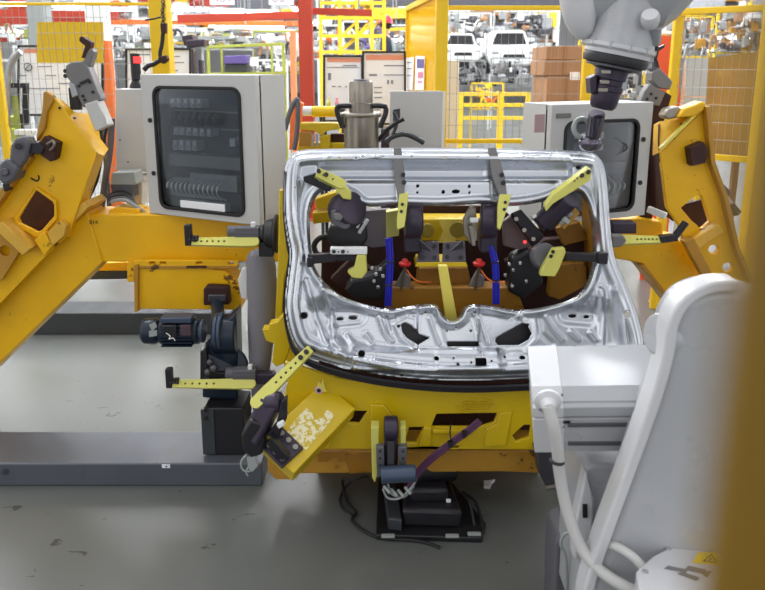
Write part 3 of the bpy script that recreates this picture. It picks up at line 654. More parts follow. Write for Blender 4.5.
MB().px([(352, 280), (372, 276), (388, 262), (392, 284), (380, 302), (356, 300), (344, 290)], 2.66, 0.09).build('air_cylinder', 'black', t, 0.012)
for x, y in ((372, 268), (376, 274), (380, 269), (374, 281), (383, 276), (378, 287)): MB().box(P(x, y, 2.60), (.012, .012, .014)).build('air_fitting', 'chrome', t, 0.002)
# upper right clamp
t = thing('swing_clamp', 'lime clamp arm over the upper right window corner with black cylinder body', 'clamp', P(545, 225, 2.62), 'welding clamps around the panel')
MB().prism([P(x, y, 2.50) for x, y in ((546, 212), (545, 207), (553, 195), (572, 181), (588, 169), (592, 172), (590, 181), (566, 196), (553, 204))], (0, .028, .01)).build('arm', 'lime', t, 0.003)
bolts('bolt', [P(588, 172.5, 2.50), P(581.5, 176, 2.50)], (.1, -.85, .5), 0.008, t, 'black', .009); bolts('dowel', [P(577, 178.5, 2.50), P(574.5, 181, 2.50)], (.1, -.85, .5), 0.0035, t, 'black', .002)
m = MB().cyl(P(545, 221, 2.60), P(570, 198, 2.53), 0.044, 0.040, 24); m.build('air_cylinder', 'violet', t, 0.004)
MB().bar(P(560, 224, 2.56), P(572, 212, 2.54), .02, .024).build('side_link', 'machined', t, 0.003)
MB().box(P(566, 220, 2.53), (.028, .02, .018), Matrix.Rotation(R(40), 3, 'Y')).build('pin_head', 'column', t, 0.002)
MB().px([(560, 222), (576, 208), (580, 214), (564, 230)], 2.57, 0.03).build('cheek', 'ochre', t, 0.003)
m = MB().prism([P(x, y, 2.63) for x, y in ((511, 213), (521, 209), (545, 236), (534, 247))], (0, .02, -.012)); m.build('mounting_plate', 'blacksteel', t, 0.003)
bolts('bolt', [P(516, 219, 2.62), P(524, 230, 2.62), P(533, 239, 2.62)], (0, -1, .2), 0.0085, t, 'machined', .008)
MB().px([(533, 219), (539, 216), (550, 228), (543, 232)], 2.60, .05).build('web', 'black', t, 0.003)
MB().px([(503, 222), (512, 215), (534, 246), (520, 250), (504, 246)], 2.70, .03).build('gusset_plate', mat('brown_grey_plate', (112, 96, 96), .5), t, 0.003)
MB().cyl(P(525, 242, 2.62), P(525, 242, 2.60), .006, seg=10).build('status_light', 'redlamp', t)
# mid right clamp
t = thing('swing_clamp', 'lime clamp lever at the right window edge with long black bar', 'clamp', P(545, 280, 2.6), 'welding clamps around the panel')
MB().prism([P(x, y, 2.50) for x, y in ((553, 249), (565, 248), (566, 253), (559, 270), (555, 277), (540, 276), (541, 271))], (0, .03, 0)).build('lever', 'lime', t, 0.004)
bolts('bolt', [P(553, 251.5, 2.50), P(551, 256, 2.50)], (-.3, -1, 0), 0.007, t, 'black', .006)
m = MB().bar(P(562, 256, 2.53), P(604, 257.5, 2.43), .026, .03); m.box(P(602, 257.5, 2.42), (.036, .03, .04)); m.build('contact_bar', 'blacksteel', t, 0.003)
m = wheel(P(543, 256, 2.56), V((.3, -.9, .3)), .05, .022); m.build('knuckle', 'greymid', t, 0.004)
MB().px([(512, 258), (530, 250), (540, 262), (544, 284), (524, 300), (508, 292)], 2.66, .09).build('air_cylinder', 'black', t, .012)
for x, y in ((505, 275), (513, 270), (520, 263), (509, 264), (512, 286), (526, 281)): MB().box(P(x, y, 2.60), (.011, .012, .014)).build('air_fitting', 'chrome', t, 0.002)
# air hoses and red couplings
for i, (pts, lab) in enumerate((([(389, 238), (390, 262), (389, 285), (388, 306)], 'blue air hose bundle hanging left of the middle plates in the window'), ([(491, 246), (495, 262), (496, 280), (496, 304)], 'blue air hose bundle hanging right of the middle plates in the window'))):
    t = thing('air_hose', lab, 'hose', P(*pts[-1], 2.6), 'blue air hoses in the window')
    for k in (-1, 0, 1): MB().tube([P(x + k * 2.2, y, 2.60 + .01 * abs(k)) for x, y in pts], .0055, 8).build('tube', 'blue', t)
    m = MB()
    for x, y in (pts[1], pts[2]): m.box(P(x, y, 2.60), (.03, .018, .004))
    m.build('cable_tie', 'black', t)
for i, (x, y, lab) in enumerate(((405, 264, 'red pipe coupling with rod below the left roller in the window'), (479, 264, 'red pipe coupling with rod below the right roller in the window'))):
    t = thing('pipe_coupling', lab, 'coupling', P(x, y + 38, 2.62), 'red couplings in the window')
    c = P(x, y, 2.62); MB().lathe([(-.008, .018), (0, .024), (.006, .024), (.010, .014), (.02, .010)], c, (0, 0, 1), 18).build('cap', 'red', t, 0.001)
    m = MB().cyl(P(x, y + 4, 2.62), P(x - 4, y + 26, 2.66), .007, seg=10); m.build('stem', 'machined', t)
    m = MB().tube([P(x + 2, y + 6, 2.6), P(x + 8, y + 14, 2.6), P(x + 16, y + 18, 2.6), P(x + 26, y + 18, 2.62)], .003, 6); m.build('wire', 'orange', t)
    MB().px([(x - 12, y + 26), (x - 2, y + 8), (x + 6, y + 14), (x + 4, y + 28)], 2.70, .03).build('bracket', 'grey', t, .003)
# hose bundle across the front cut-out
t = thing('hose_bundle', 'purple hose bundle from the front cut-out down to the black floor unit', 'hose', P(416, 480, 2.3))
for k in (-1, 0, 1): MB().tube([P(x + k * 1.6, y + k * 1.6, 2.36) for x, y in ((480, 421), (468, 431), (450, 444), (430, 460), (417, 474), (408, 492))], .006, 8).build('tube', 'purplehose', t)
m = MB().tube([P(x, y, 2.35) for x, y in ((451, 424), (450, 434), (452, 442))], .003, 6); m.box(P(450, 444, 2.345), (.016, .02, .02)); m.box(P(464, 434, 2.345), (.016, .02, .02)); m.build('cable_tie', 'black', t)

# ------------------------------------------------------------------ black unit standing on the floor under the jig
t = thing('drive_unit', 'oily black drive unit on the floor below the bottom centre clamp', 'drive unit', PZ(430, 530))
fl = [PZ(x, y) for x, y in ((376, 540), (482, 543), (486, 528), (452, 486), (378, 482))]
MB().prism(fl, (0, 0, .022)).build('base_plate', 'black', t, .004)
def on(x, y, z=0.022): return PZ(x, y, 0) + V((0, 0, z))
m = MB().prism([on(388, 535), on(402, 537), on(396, 492), on(382, 490)], (0, 0, .05)); m.build('side_rail', 'greydark', t, .006)
m = MB().prism([on(402, 532), on(462, 534), on(450, 500), on(404, 498)], (0, 0, .075)); m.prism([on(410, 524, .09), on(448, 524, .09), on(442, 502, .09), on(410, 500, .09)], (0, 0, .06)); m.build('motor_block', 'blacksteel', t, .014)
c = PZ(432, 516); m = MB().cyl(c + V((-.06, .02, .19)), c + V((.09, .06, .17)), .045, seg=20); m.build('drum', 'black', t, .006)
m = MB().box(PZ(448, 524) + V((0, 0, .102)), (.018, .012, .012)); m.build('pin_head', 'paper', t, .003)
m = MB().tube([on(462, 505, .06), on(474, 512, .05), on(480, 522, .03), on(483, 536, .012)], .006, 8); m.tube([on(458, 510, .08), on(468, 518, .08), on(474, 530, .02)], .006, 8); m.build('cable', 'rubber', t)
for x, y in ((388, 542), (452, 542), (474, 540)): MB().box(PZ(x, y) + V((0, 0, .026)), (.05, .016, .008)).build('label_plate', 'column', t, .001)
tag(MB().tube([P(366, 476, 2.44), P(352, 480, 2.4), PZ(343, 488) + V((0, 0, .04)), PZ(346, 502) + V((0, 0, .008)), PZ(356, 514) + V((0, 0, .008)), PZ(352, 522) + V((0, 0, .008)), PZ(366, 534) + V((0, 0, .008)), PZ(384, 540) + V((0, 0, .008)), PZ(420, 543) + V((0, 0, .008)), PZ(440, 549) + V((0, 0, .006))], .006, 8).build('floor_cable', 'rubber'),
    'black cable looping over the floor left of the black drive unit', 'cable')
tag(MB().tube([P(368, 477, 2.44), P(358, 478, 2.4), PZ(347, 492) + V((0, 0, .03)), PZ(340, 500) + V((0, 0, .008)), PZ(343, 510) + V((0, 0, .008)), PZ(352, 516) + V((0, 0, .008))], .005, 8).build('floor_cable', 'rubber'),
    'thin black cable dropping from the jig ledge to the floor', 'cable')
m = MB(); q = PZ(489, 486); m.prism([q + V((-.025, -.02, .002)), q + V((0, -.025, .002)), q + V((.012, .01, .002)), q + V((.03, .03, .002)), q + V((.0, .02, .002)), q + V((-.02, .02, .002))], (0.0, 0, .012))
tag(m.build('paper_scrap', 'paper'), 'crumpled white paper scrap on the floor right of the drive unit', 'paper')
m = MB().tube([P(403, 473, 2.46), P(404, 478, 2.45), P(410, 478, 2.45), P(411, 473, 2.46)], .003, 6); 
# ------------------------------------------------------------------ floor rails of the turning unit
def rail(label, x0, x1, y0, y1, z, m='greysteel'):
    t = thing('floor_rail', label, 'rail', ((x0 + x1) / 2, (y0 + y1) / 2, 0), 'floor rails of the turning unit')
    MB().box(((x0 + x1) / 2, (y0 + y1) / 2, z / 2), (x1 - x0, y1 - y0, z)).build('channel', m, t, .006)
    return t
xr = P(262, 470, 2.67).x
r1 = rail('grey steel floor rail across the lower left in front of the gear motor stand', -2.6, xr, 2.67, 2.935, 0.106)
q = P(166, 466, 2.669); m = MB().box(q + V((0, -.001, 0)), (.034, .003, .016)); tg = m.build('tag', 'paper', r1); tg['label'] = 'small white tag'
MB().cyl(q + V((.002, -.004, 0)), q + V((.002, 0, 0)), .004, seg=8).build('rivet', 'blacksteel', r1)
MB().cyl(P(5, 472, 2.669), P(5, 472, 2.66), .012, seg=14).build('plug', 'blacksteel', r1)
r2 = rail('dark grey floor rail behind the gear motor on the left', -3.6, -1.0, 4.38, 4.62, 0.15, 'greydark')
rail('dark grey floor rail far behind under the turning unit beam', -2.6, -1.2, 6.2, 6.5, .16, 'greydark')

M['ochrelight'] = mat('light_ochre_paint', (214, 168, 60), .5, 0, .2, 8, .1, 30, chips=(130, 84, 30), chipamt=.62)
# ------------------------------------------------------------------ left swing frame
def swing(name, label, loc): return thing('welding_positioner', label, 'steel frame', loc)
F1 = swing('swing_frame', 'big yellow welded steel frame at the left with diagonal beam and tilted plate', P(-120, 470, 3.2))
MB().px([(87, 214.5), (284, 215), (284, 262), (102, 262)], 3.2, .2).build('cross_beam', 'yellow', F1, .006)
MB().px([(87, 211.5), (103, 262), (-160, 520), (-226, 520)], 3.19, .2).build('diagonal_beam', 'yellow', F1, .006)
m = MB(); a, b = P(89, 203, 3.17), P(-40, 333, 3.17); m.bar(a + V((0, .07, 0)), b + V((0, .07, 0)), .22, .034, up=(-.7, 0, .7)); m.build('top_flange', 'ochrelight', F1, .003)
MB().px([(135, 268), (204, 268), (225, 271), (236, 280), (241, 296), (241, 310), (137, 309)], 3.12, .14).build('lower_box', 'yellow', F1, .004)
MB().pxbox(127, 262, 134, 282, 3.17, .16).build('end_tab', 'yellow', F1, .003)
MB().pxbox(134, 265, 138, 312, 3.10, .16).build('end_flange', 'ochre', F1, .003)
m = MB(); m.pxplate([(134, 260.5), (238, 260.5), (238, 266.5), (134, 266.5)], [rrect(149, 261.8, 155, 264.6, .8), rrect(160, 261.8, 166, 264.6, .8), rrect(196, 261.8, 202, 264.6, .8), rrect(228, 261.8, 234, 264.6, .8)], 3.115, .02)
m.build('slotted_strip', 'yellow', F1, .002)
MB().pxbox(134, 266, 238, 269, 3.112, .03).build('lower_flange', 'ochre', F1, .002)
MB().pxbox(186, 266.5, 206, 268, 3.10, .02).build('stop_strip', 'maroon', F1, .002)
m = MB().px([(86, 264), (128, 262), (128, 271), (92, 271)], 3.55, .1); m.build('rear_beam', 'yellow', F1, .004)
MB().px([(82, 272), (128, 271), (128, 279), (80, 280)], 3.55, .1).build('rear_channel', 'greydark', F1, .004)
MB().px([(109, 210), (117, 207), (140, 209), (140, 216), (108, 216)], 3.24, .1).build('cable_saddle', 'yellow', F1, .004)
text('B14', P(93.5, 222.3, 3.187), .026, 'inkdark', F1, FACE)
# tilted plate with its opening
mp = [(46, 96), (56, 99), (95, 152), (84, 190), (66, 237), (40, 262), (0, 304), (-40, 344), (-40, 262), (0, 205), (33, 157), (43, 131)]
MB().pxplate(mp, [[(34, 189), (52, 201), (54.5, 205), (54.5, 216), (42, 231), (37, 233), (19, 224), (17, 219)]], 3.12, .03).build('tilted_plate', 'yellow', F1, .004)
MB().pxplate([(36, 187), (56, 201), (57, 219), (41, 237), (36, 237), (15, 226), (14, 218)], [[(36, 190), (52, 201.5), (54, 205), (54, 216), (42, 230), (37, 232), (19.5, 223.5), (17.5, 219)]], 3.105, .012).build('opening_rim', 'yellow', F1, .003)
m = MB().px([(24, 180), (74, 180), (60, 244), (8, 240)], 3.30, .02); m.px([(40, 218), (48, 208), (52, 216), (44, 230), (34, 228)], 3.22, .03); m.build('rear_web', 'maroon', F1)
# upper facet folded back
A, B, C, D, E = P(53, 96, 3.12), P(68, 111.5, 3.16), P(88, 113, 3.24), P(91, 136, 3.22), P(100, 146, 3.2)
G = P(95, 153, 3.12)
m = MB(); m.prism([A, B, C, D, E, G], V((.02, .05, -.02))); m.build('folded_edge', 'yellow', F1, .003)
MB().px([(43, 92), (46, 91), (52, 96), (53, 101), (47, 112), (45, 128), (36, 142), (38, 126), (42, 110)], 3.10, .04).build('top_prong', 'ochre', F1, .004)
MB().prism([P(95, 152, 3.12), P(66, 237, 3.12), P(74, 238, 3.3), P(103, 154, 3.3)], V((.01, 0, 0))).build('side_web', 'yellow', F1, .003)
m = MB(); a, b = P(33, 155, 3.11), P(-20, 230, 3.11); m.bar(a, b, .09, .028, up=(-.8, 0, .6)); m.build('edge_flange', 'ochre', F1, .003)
m = MB().px([(44, 136), (58, 143), (55, 159), (50, 162), (39, 154), (38, 146)], 3.07, .06); m.build('dark_block', 'maroon', F1, .004)
MB().tube([P(47, 144, 3.06), P(53, 141, 3.05), P(54, 146, 3.05), P(50, 150, 3.06)], .006, 6).build('bent_pin', 'machined', F1)
m = MB(); a, b = P(5, 222, 3.09), P(33, 249, 3.09); m.bar(a, b, .12, .05, up=(.5, 0, .8)); m.build('cross_flange', 'ochrelight', F1, .004)
m = MB().px([(47, 233), (60, 221), (66, 226), (64, 236), (52, 246)], 3.07, .05); m.build('stop_block', 'ochrelight', F1, .003)
m = MB().px([(34, 240), (44, 232), (52, 246), (44, 256)], 3.07, .04); m.build('corner_block', 'yellow', F1, .003)
m = MB().pxplate([(-10, 226), (4, 228), (22, 248), (2, 280), (-10, 284)], [circ(5, 251, 5.5)], 3.08, .02); m.build('drilled_plate', 'ochre', F1, .003)
MB().px([(12, 258), (20, 248), (38, 258), (22, 276), (8, 276)], 3.15, .03).build('inner_plate', 'maroon', F1, .003)
bolts('bolt', [P(x, y, 3.12) for x, y in ((75, 118), (51, 104), (60, 108), (8, 231))], (0, -1, 0), .006, F1, 'blacksteel')
m = MB().tube([P(x, y, 3.118) for x, y in ((31, 178), (37, 181), (39, 178), (38, 175))], .0035, 5); m.build('scratch_mark', 'inkdark', F1)
# right swing frame
F2 = swing('swing_frame', 'big yellow weathered steel frame at the right with pierced tilted plate', P(800, 420, 3.2))
MB().px([(610, 243), (660, 240), (684, 241), (735, 294), (932, 520), (858, 520), (672, 302), (641, 263), (616, 259)], 3.2, .2).build('diagonal_beam', 'yellow', F2, .006)
MB().px([(596, 220), (640, 219), (662, 222), (664, 241), (596, 243)], 3.26, .12).build('cross_beam', 'yellow', F2, .006)
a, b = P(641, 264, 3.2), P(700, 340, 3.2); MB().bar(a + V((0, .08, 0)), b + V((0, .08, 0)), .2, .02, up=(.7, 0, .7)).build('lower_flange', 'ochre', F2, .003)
mp = [(660, 153), (700, 113), (706, 108), (708, 130), (711, 162), (724, 198), (735, 246), (756, 296), (722, 296), (690, 258), (679, 226), (667, 208)]
MB().pxplate(mp, [[(681, 208), (698, 194.5), (702, 196), (710, 222), (702, 229), (692, 221)], circ(714, 249.5, 4.8, 12, 1.1), circ(728, 267.5, 4.8, 12, 1.1)], 3.12, .03).build('tilted_plate', 'yellow', F2, .004)
m = MB().prism([P(660, 121, 3.22), P(679, 119, 3.24), P(701, 111, 3.14), P(659, 153, 3.13)], V((-.01, .05, -.02))); m.build('folded_edge', 'yellow', F2, .003)
MB().bar(P(660, 149, 3.115), P(697, 112, 3.11), .012, .03, up=(0, -1, 0)).build('fold_rib', 'paleyellow', F2, .002)
MB().prism([P(660, 124, 3.2), P(659, 153, 3.13), P(667, 208, 3.13), P(674, 222, 3.15), P(655, 208, 3.3), P(652, 150, 3.3)], V((0, .02, 0))).build('side_web', 'maroon', F2, .003)
a = [P(x, y, 3.10) for x, y in ((706, 106), (708, 132), (711, 162), (724, 198), (735, 246), (756, 296))]
m = MB()
for p, q in zip(a, a[1:]): m.bar(p, q + (q - p) * .02, .05, .02, up=(1, 0, .2))
m.build('edge_flange', 'ochre', F2, .003)
MB().px([(678, 118), (684, 109), (695, 105), (704, 101), (707, 104), (704, 111), (694, 117)], 3.09, .10).build('top_cap', 'yellow', F2, .014, 3)
MB().px([(664, 117), (668, 109), (679, 106), (683, 110), (676, 118), (668, 120)], 3.12, .08).build('worn_lug', 'machined', F2, .010, 3)
m = MB().px([(690, 148), (704, 142), (708, 150), (706, 163), (692, 166)], 3.06, .06); m.build('dark_block', 'maroon', F2, .004)
MB().px([(692, 241), (718, 224), (724, 231), (700, 249)], 3.07, .05).build('cross_flange', 'ochrelight', F2, .004)
MB().px([(684, 242), (694, 238), (716, 280), (706, 282)], 3.06, .05).build('lower_rib', 'ochre', F2, .004)
m = MB().px([(678, 206), (716, 196), (716, 236), (688, 232)], 3.30, .02); m.build('rear_web', 'maroon', F2)
bolts('bolt', [P(681, 124, 3.15), P(673, 138, 3.12)], (0, -1, 0), .006, F2, 'blacksteel')
MB().bar(P(648, 209, 3.18), P(666, 216, 3.12), .02, .03).build('white_bar', 'white', F2, .002)

# power clamps of the second station
def power_clamp(label, pieces, Y, base):
    t = thing('power_clamp', label, 'clamp', P(*base, Y), 'grey power clamps of the second station')
    for nm, pts, dy, d, m, bv in pieces: MB().px(pts, Y + dy, d).build(nm, m, t, bv)
    return t
t = power_clamp('grey power clamp standing on the left tilted plate with dark hook arm raised', [
    ('body', [(65, 66), (71, 62), (82, 61), (88, 67), (93, 80), (101, 100), (83, 108), (78, 97), (70, 82), (66, 76)], 0, .07, 'grey', .006),
    ('neck', [(83, 62), (86, 51), (91, 48), (94, 52), (90, 66), (87, 68)], .01, .05, 'grey', .005),
    ('hook_arm', [(79, 38), (81, 36), (91, 42), (91, 46), (86, 58), (81, 58), (85, 46), (79, 41)], .01, .04, 'maroon', .003),
    ('cylinder', [(84, 104), (97, 100), (108, 126), (95, 132)], -.01, .08, 'cabinet', .006),
    ('rod_guide', [(68, 88), (72, 86), (80, 104), (80, 110), (70, 110)], .02, .03, 'black', .003),
    ('link', [(68, 82), (74, 84), (78, 95), (72, 98)], -.01, .02, 'silver', .003)], 3.16, (92, 132))
bolts('bolt', [P(x, y, 3.16) for x, y in ((79, 86), (83, 96), (90, 82), (93, 92), (85, 100))], (0, -1, 0), .007, t, 'black', .004)
m = MB().bar(P(80, 83.5, 3.155), P(89, 79.5, 3.155), .01, .01); m.build('slot_bar', 'black', t)
for i, y in enumerate((71, 76)): MB().cyl(P(65.5, y, 3.16), P(65.5, y, 3.2), .010, seg=10).build('knob', 'black', t)
t = power_clamp('dark grey power clamp hanging beside the left edge of the tilted plate', [
    ('body', [(10, 146), (15, 138), (25, 136), (29, 144), (26, 160), (18, 170), (8, 170)], 0, .08, 'greymid', .010),
    ('cylinder', [(-2, 164), (6, 158), (18, 168), (14, 180), (4, 186), (-2, 180)], -.02, .10, 'greymid', .012),
    ('arm', [(26, 146), (38, 142), (44, 148), (42, 154), (28, 154)], .02, .04, 'blacksteel', .004),
    ('tail', [(2, 184), (8, 182), (10, 190), (4, 192)], .02, .03, 'black', .004)], 3.04, (6, 190))
m = MB().cyl(P(4, 172, 3.03), P(4, 172, 3.0), .016, seg=16); m.build('cap', 'steel_dark', t, .002)
MB().cyl(P(18, 146, 3.05), P(18, 146, 3.02), .014, seg=14).build('pivot', 'black', t, .002)
t = power_clamp('grey power clamp standing behind the right cabinet under the robot wrist', [
    ('body', [(652, 72), (660, 68), (668, 76), (673, 82), (670, 90), (659, 88), (652, 80)], 0, .07, 'grey', .006),
    ('lower_body', [(644, 92), (650, 84), (666, 92), (660, 106), (640, 104)], .0, .06, 'grey', .005),
    ('neck', [(646, 60), (652, 54), (660, 68), (654, 74)], .01, .05, 'greymid', .004),
    ('hook_arm', [(650, 52), (666, 44), (664, 48), (656, 53), (660, 68), (655, 68)], .01, .03, 'blacksteel', .003),
    ('cylinder', [(658, 100), (666, 92), (672, 96), (664, 122), (652, 222), (640, 222), (646, 130)], .02, .05, 'maroon', .004)], 3.30, (646, 219))
bolts('bolt', [P(x, y, 3.30) for x, y in ((651, 94), (656, 98), (647, 99))], (0, -1, 0), .007, t, 'black', .004)
t = power_clamp('dark clamp tail hanging at the right edge of the right tilted plate', [
    ('body', [(716, 178), (722, 182), (732, 192), (728, 197), (718, 190)], 0, .04, 'steel_dark', .004),
    ('rod', [(721, 194), (725, 192), (734, 203), (731, 206)], .01, .02, 'silver', .002),
    ('tip', [(729, 206), (735, 203), (742, 212), (738, 216), (734, 216), (734, 212)], 0, .04, 'blacksteel', .003)], 3.2, (738, 216))

# ------------------------------------------------------------------ gear motor and its stand
t = thing('gear_motor', 'dark teal gear motor lying level under the yellow beam on a black stand', 'motor', (P(225, 430, 2.86).x, 2.84, .106))
Yg = 2.84
c0, c1 = P(160, 331, Yg), P(199, 331, Yg); c1.z = c0.z; ax = c1 - c0
m = MB().lathe([(0, .045), (.008, .056), (ax.length, .056)], c0, ax, 24); m.build('motor_body', 'navy', t, .002)
m = MB().lathe([(0, .045), (.01, .055), (.055, .057), (.068, .05)], P(143, 331, Yg) * 1.0, (1, 0, 0), 24); m.build('fan_cowl', 'navy', t, .002)
m = MB()
for k in range(7): m.box(P(180, 331, Yg) + V((0, -.02, -.045 + .015 * k)), (.13, .085, .005))
m.build('cooling_fin', 'navy', t)
MB().box(P(178, 318, Yg - .02), (.13, .07, .024)).build('fin_crown', 'navy2', t, .004)
MB().box(P(170, 331, Yg - .06), (.06, .02, .055)).build('terminal_box', 'black', t, .004)
MB().box(P(186, 330, Yg - .06), (.045, .02, .045)).build('rating_plate', mat('rating_plate_brown', (74, 58, 66), .4), t, .002)
m = MB().tube([P(x, y, Yg - .075) for x, y in ((166, 333), (170, 336), (169, 339), (173, 338), (175, 341))], .002, 5); m.build('lead', 'paper', t)
m = MB().px([(149, 325), (155, 322), (157, 327), (152, 331)], Yg - .058, .004); m.px([(149, 331), (157, 330), (157, 336), (149, 337)], Yg - .058, .004); m.build('sticker', 'column', t)
m = MB()
for x, r in ((201, .050), (216, .078), (220, .082)): m.cyl(P(x, 331, Yg), P(x + 3.4, 331, Yg), r, seg=24)
m.build('flange', 'navy2', t, .003)
m = MB().cyl(P(215, 334, Yg + .02), P(238, 334, Yg + .02), .085, seg=28); m.cyl(P(225, 368, Yg - .03), P(225, 368, Yg + .12), .10, seg=28); m.px([(205, 344), (236, 312), (238, 400), (202, 398)], Yg - .02, .12); m.build('gearbox', 'navy', t, .008)
m = MB(); m.px([(200, 352), (206, 348), (208, 372), (236, 374), (236, 380), (200, 380)], Yg - .06, .03); m.build('bracket', 'black', t, .004)
m = MB().cyl(P(203, 347, Yg - .05), P(203, 366, Yg - .05), .006, seg=8); m.build('sight_tube', 'paper', t)
m = MB()
for x, y, r in ((208, 372, .016), (214, 368, .018), (210, 362, .014)): m.ball(P(x, y, Yg - .08), r, seg=12)
m.build('vent_plug', 'steel_dark', t)
m = MB().box((P(228, 405, 2.82).x, 2.82, .106 + .11), (.17, .17, .22)); m.build('stand', 'black', t, .006)
q = P(208, 412, 2.73); m = MB().box((P(207, 412, 2.73).x, 2.733, .106 + .11), (.055, .006, .21)); m.build('stand_plate', 'greydark', t, .002)
bolts('bolt', [P(206, 410, 2.73), P(206, 418, 2.73)], (0, -1, 0), .010, t, 'black')
m = MB().px([(203, 290), (206, 286), (228, 287), (230, 305), (203, 306)], 3.06, .05); m.build('brake_cover', 'maroon', t, .010, 3)
m = MB().px([(208, 295), (226, 295), (225, 302), (208, 302)], 3.05, .02); m.build('brake_plate', 'steel_dark', t, .004)
MB().cyl(P(217, 304, 3.06), P(219, 325, 2.9), .03, seg=14).build('brake_neck', 'navy', t)
# grey sleeve behind, left edge of the jig
t = thing('dust_sleeve', 'grey fabric dust sleeve hanging between gear motor and jig', 'cover', P(260, 400, 2.84))
n = 14; m = MB(); prev = None
L = [(244, 248), (246, 275), (247, 300), (247, 330), (248, 360), (250, 384), (252, 402)]; Rr = [(274, 248), (277, 275), (277, 300), (275, 330), (272, 355), (268, 384), (264, 402)]
for (xa, ya), (xb, yb) in zip(L, Rr):
    a, b = P(xa, ya, 2.86), P(xb, yb, 2.86); c = (a + b) / 2; h = (b - a) / 2
    ring = [m.bm.verts.new(c + h * math.cos(q) + V((0, -.055 * math.sin(q) * (1 + .15 * math.sin(ya * .05)), 0)) + V((0, .01, 0))) for q in [2 * math.pi * k / n for k in range(n)]]
    if prev:
        for k in range(n): m.bm.faces.new([prev[k], prev[(k + 1) % n], ring[(k + 1) % n], ring[k]])
    else: m.bm.faces.new(ring)
    prev = ring
m.bm.faces.new(prev); m.build('sleeve', 'sleeve', t, subsurf=2)
MB().px([(238, 280), (242, 268), (247, 268), (247, 300), (241, 298)], 2.98, .02).build('end_clip', 'white', t, .004)
MB().px([(253, 400), (270, 400), (268, 452), (252, 440)], 2.96, .1).build('base_block', 'black', t, .006)

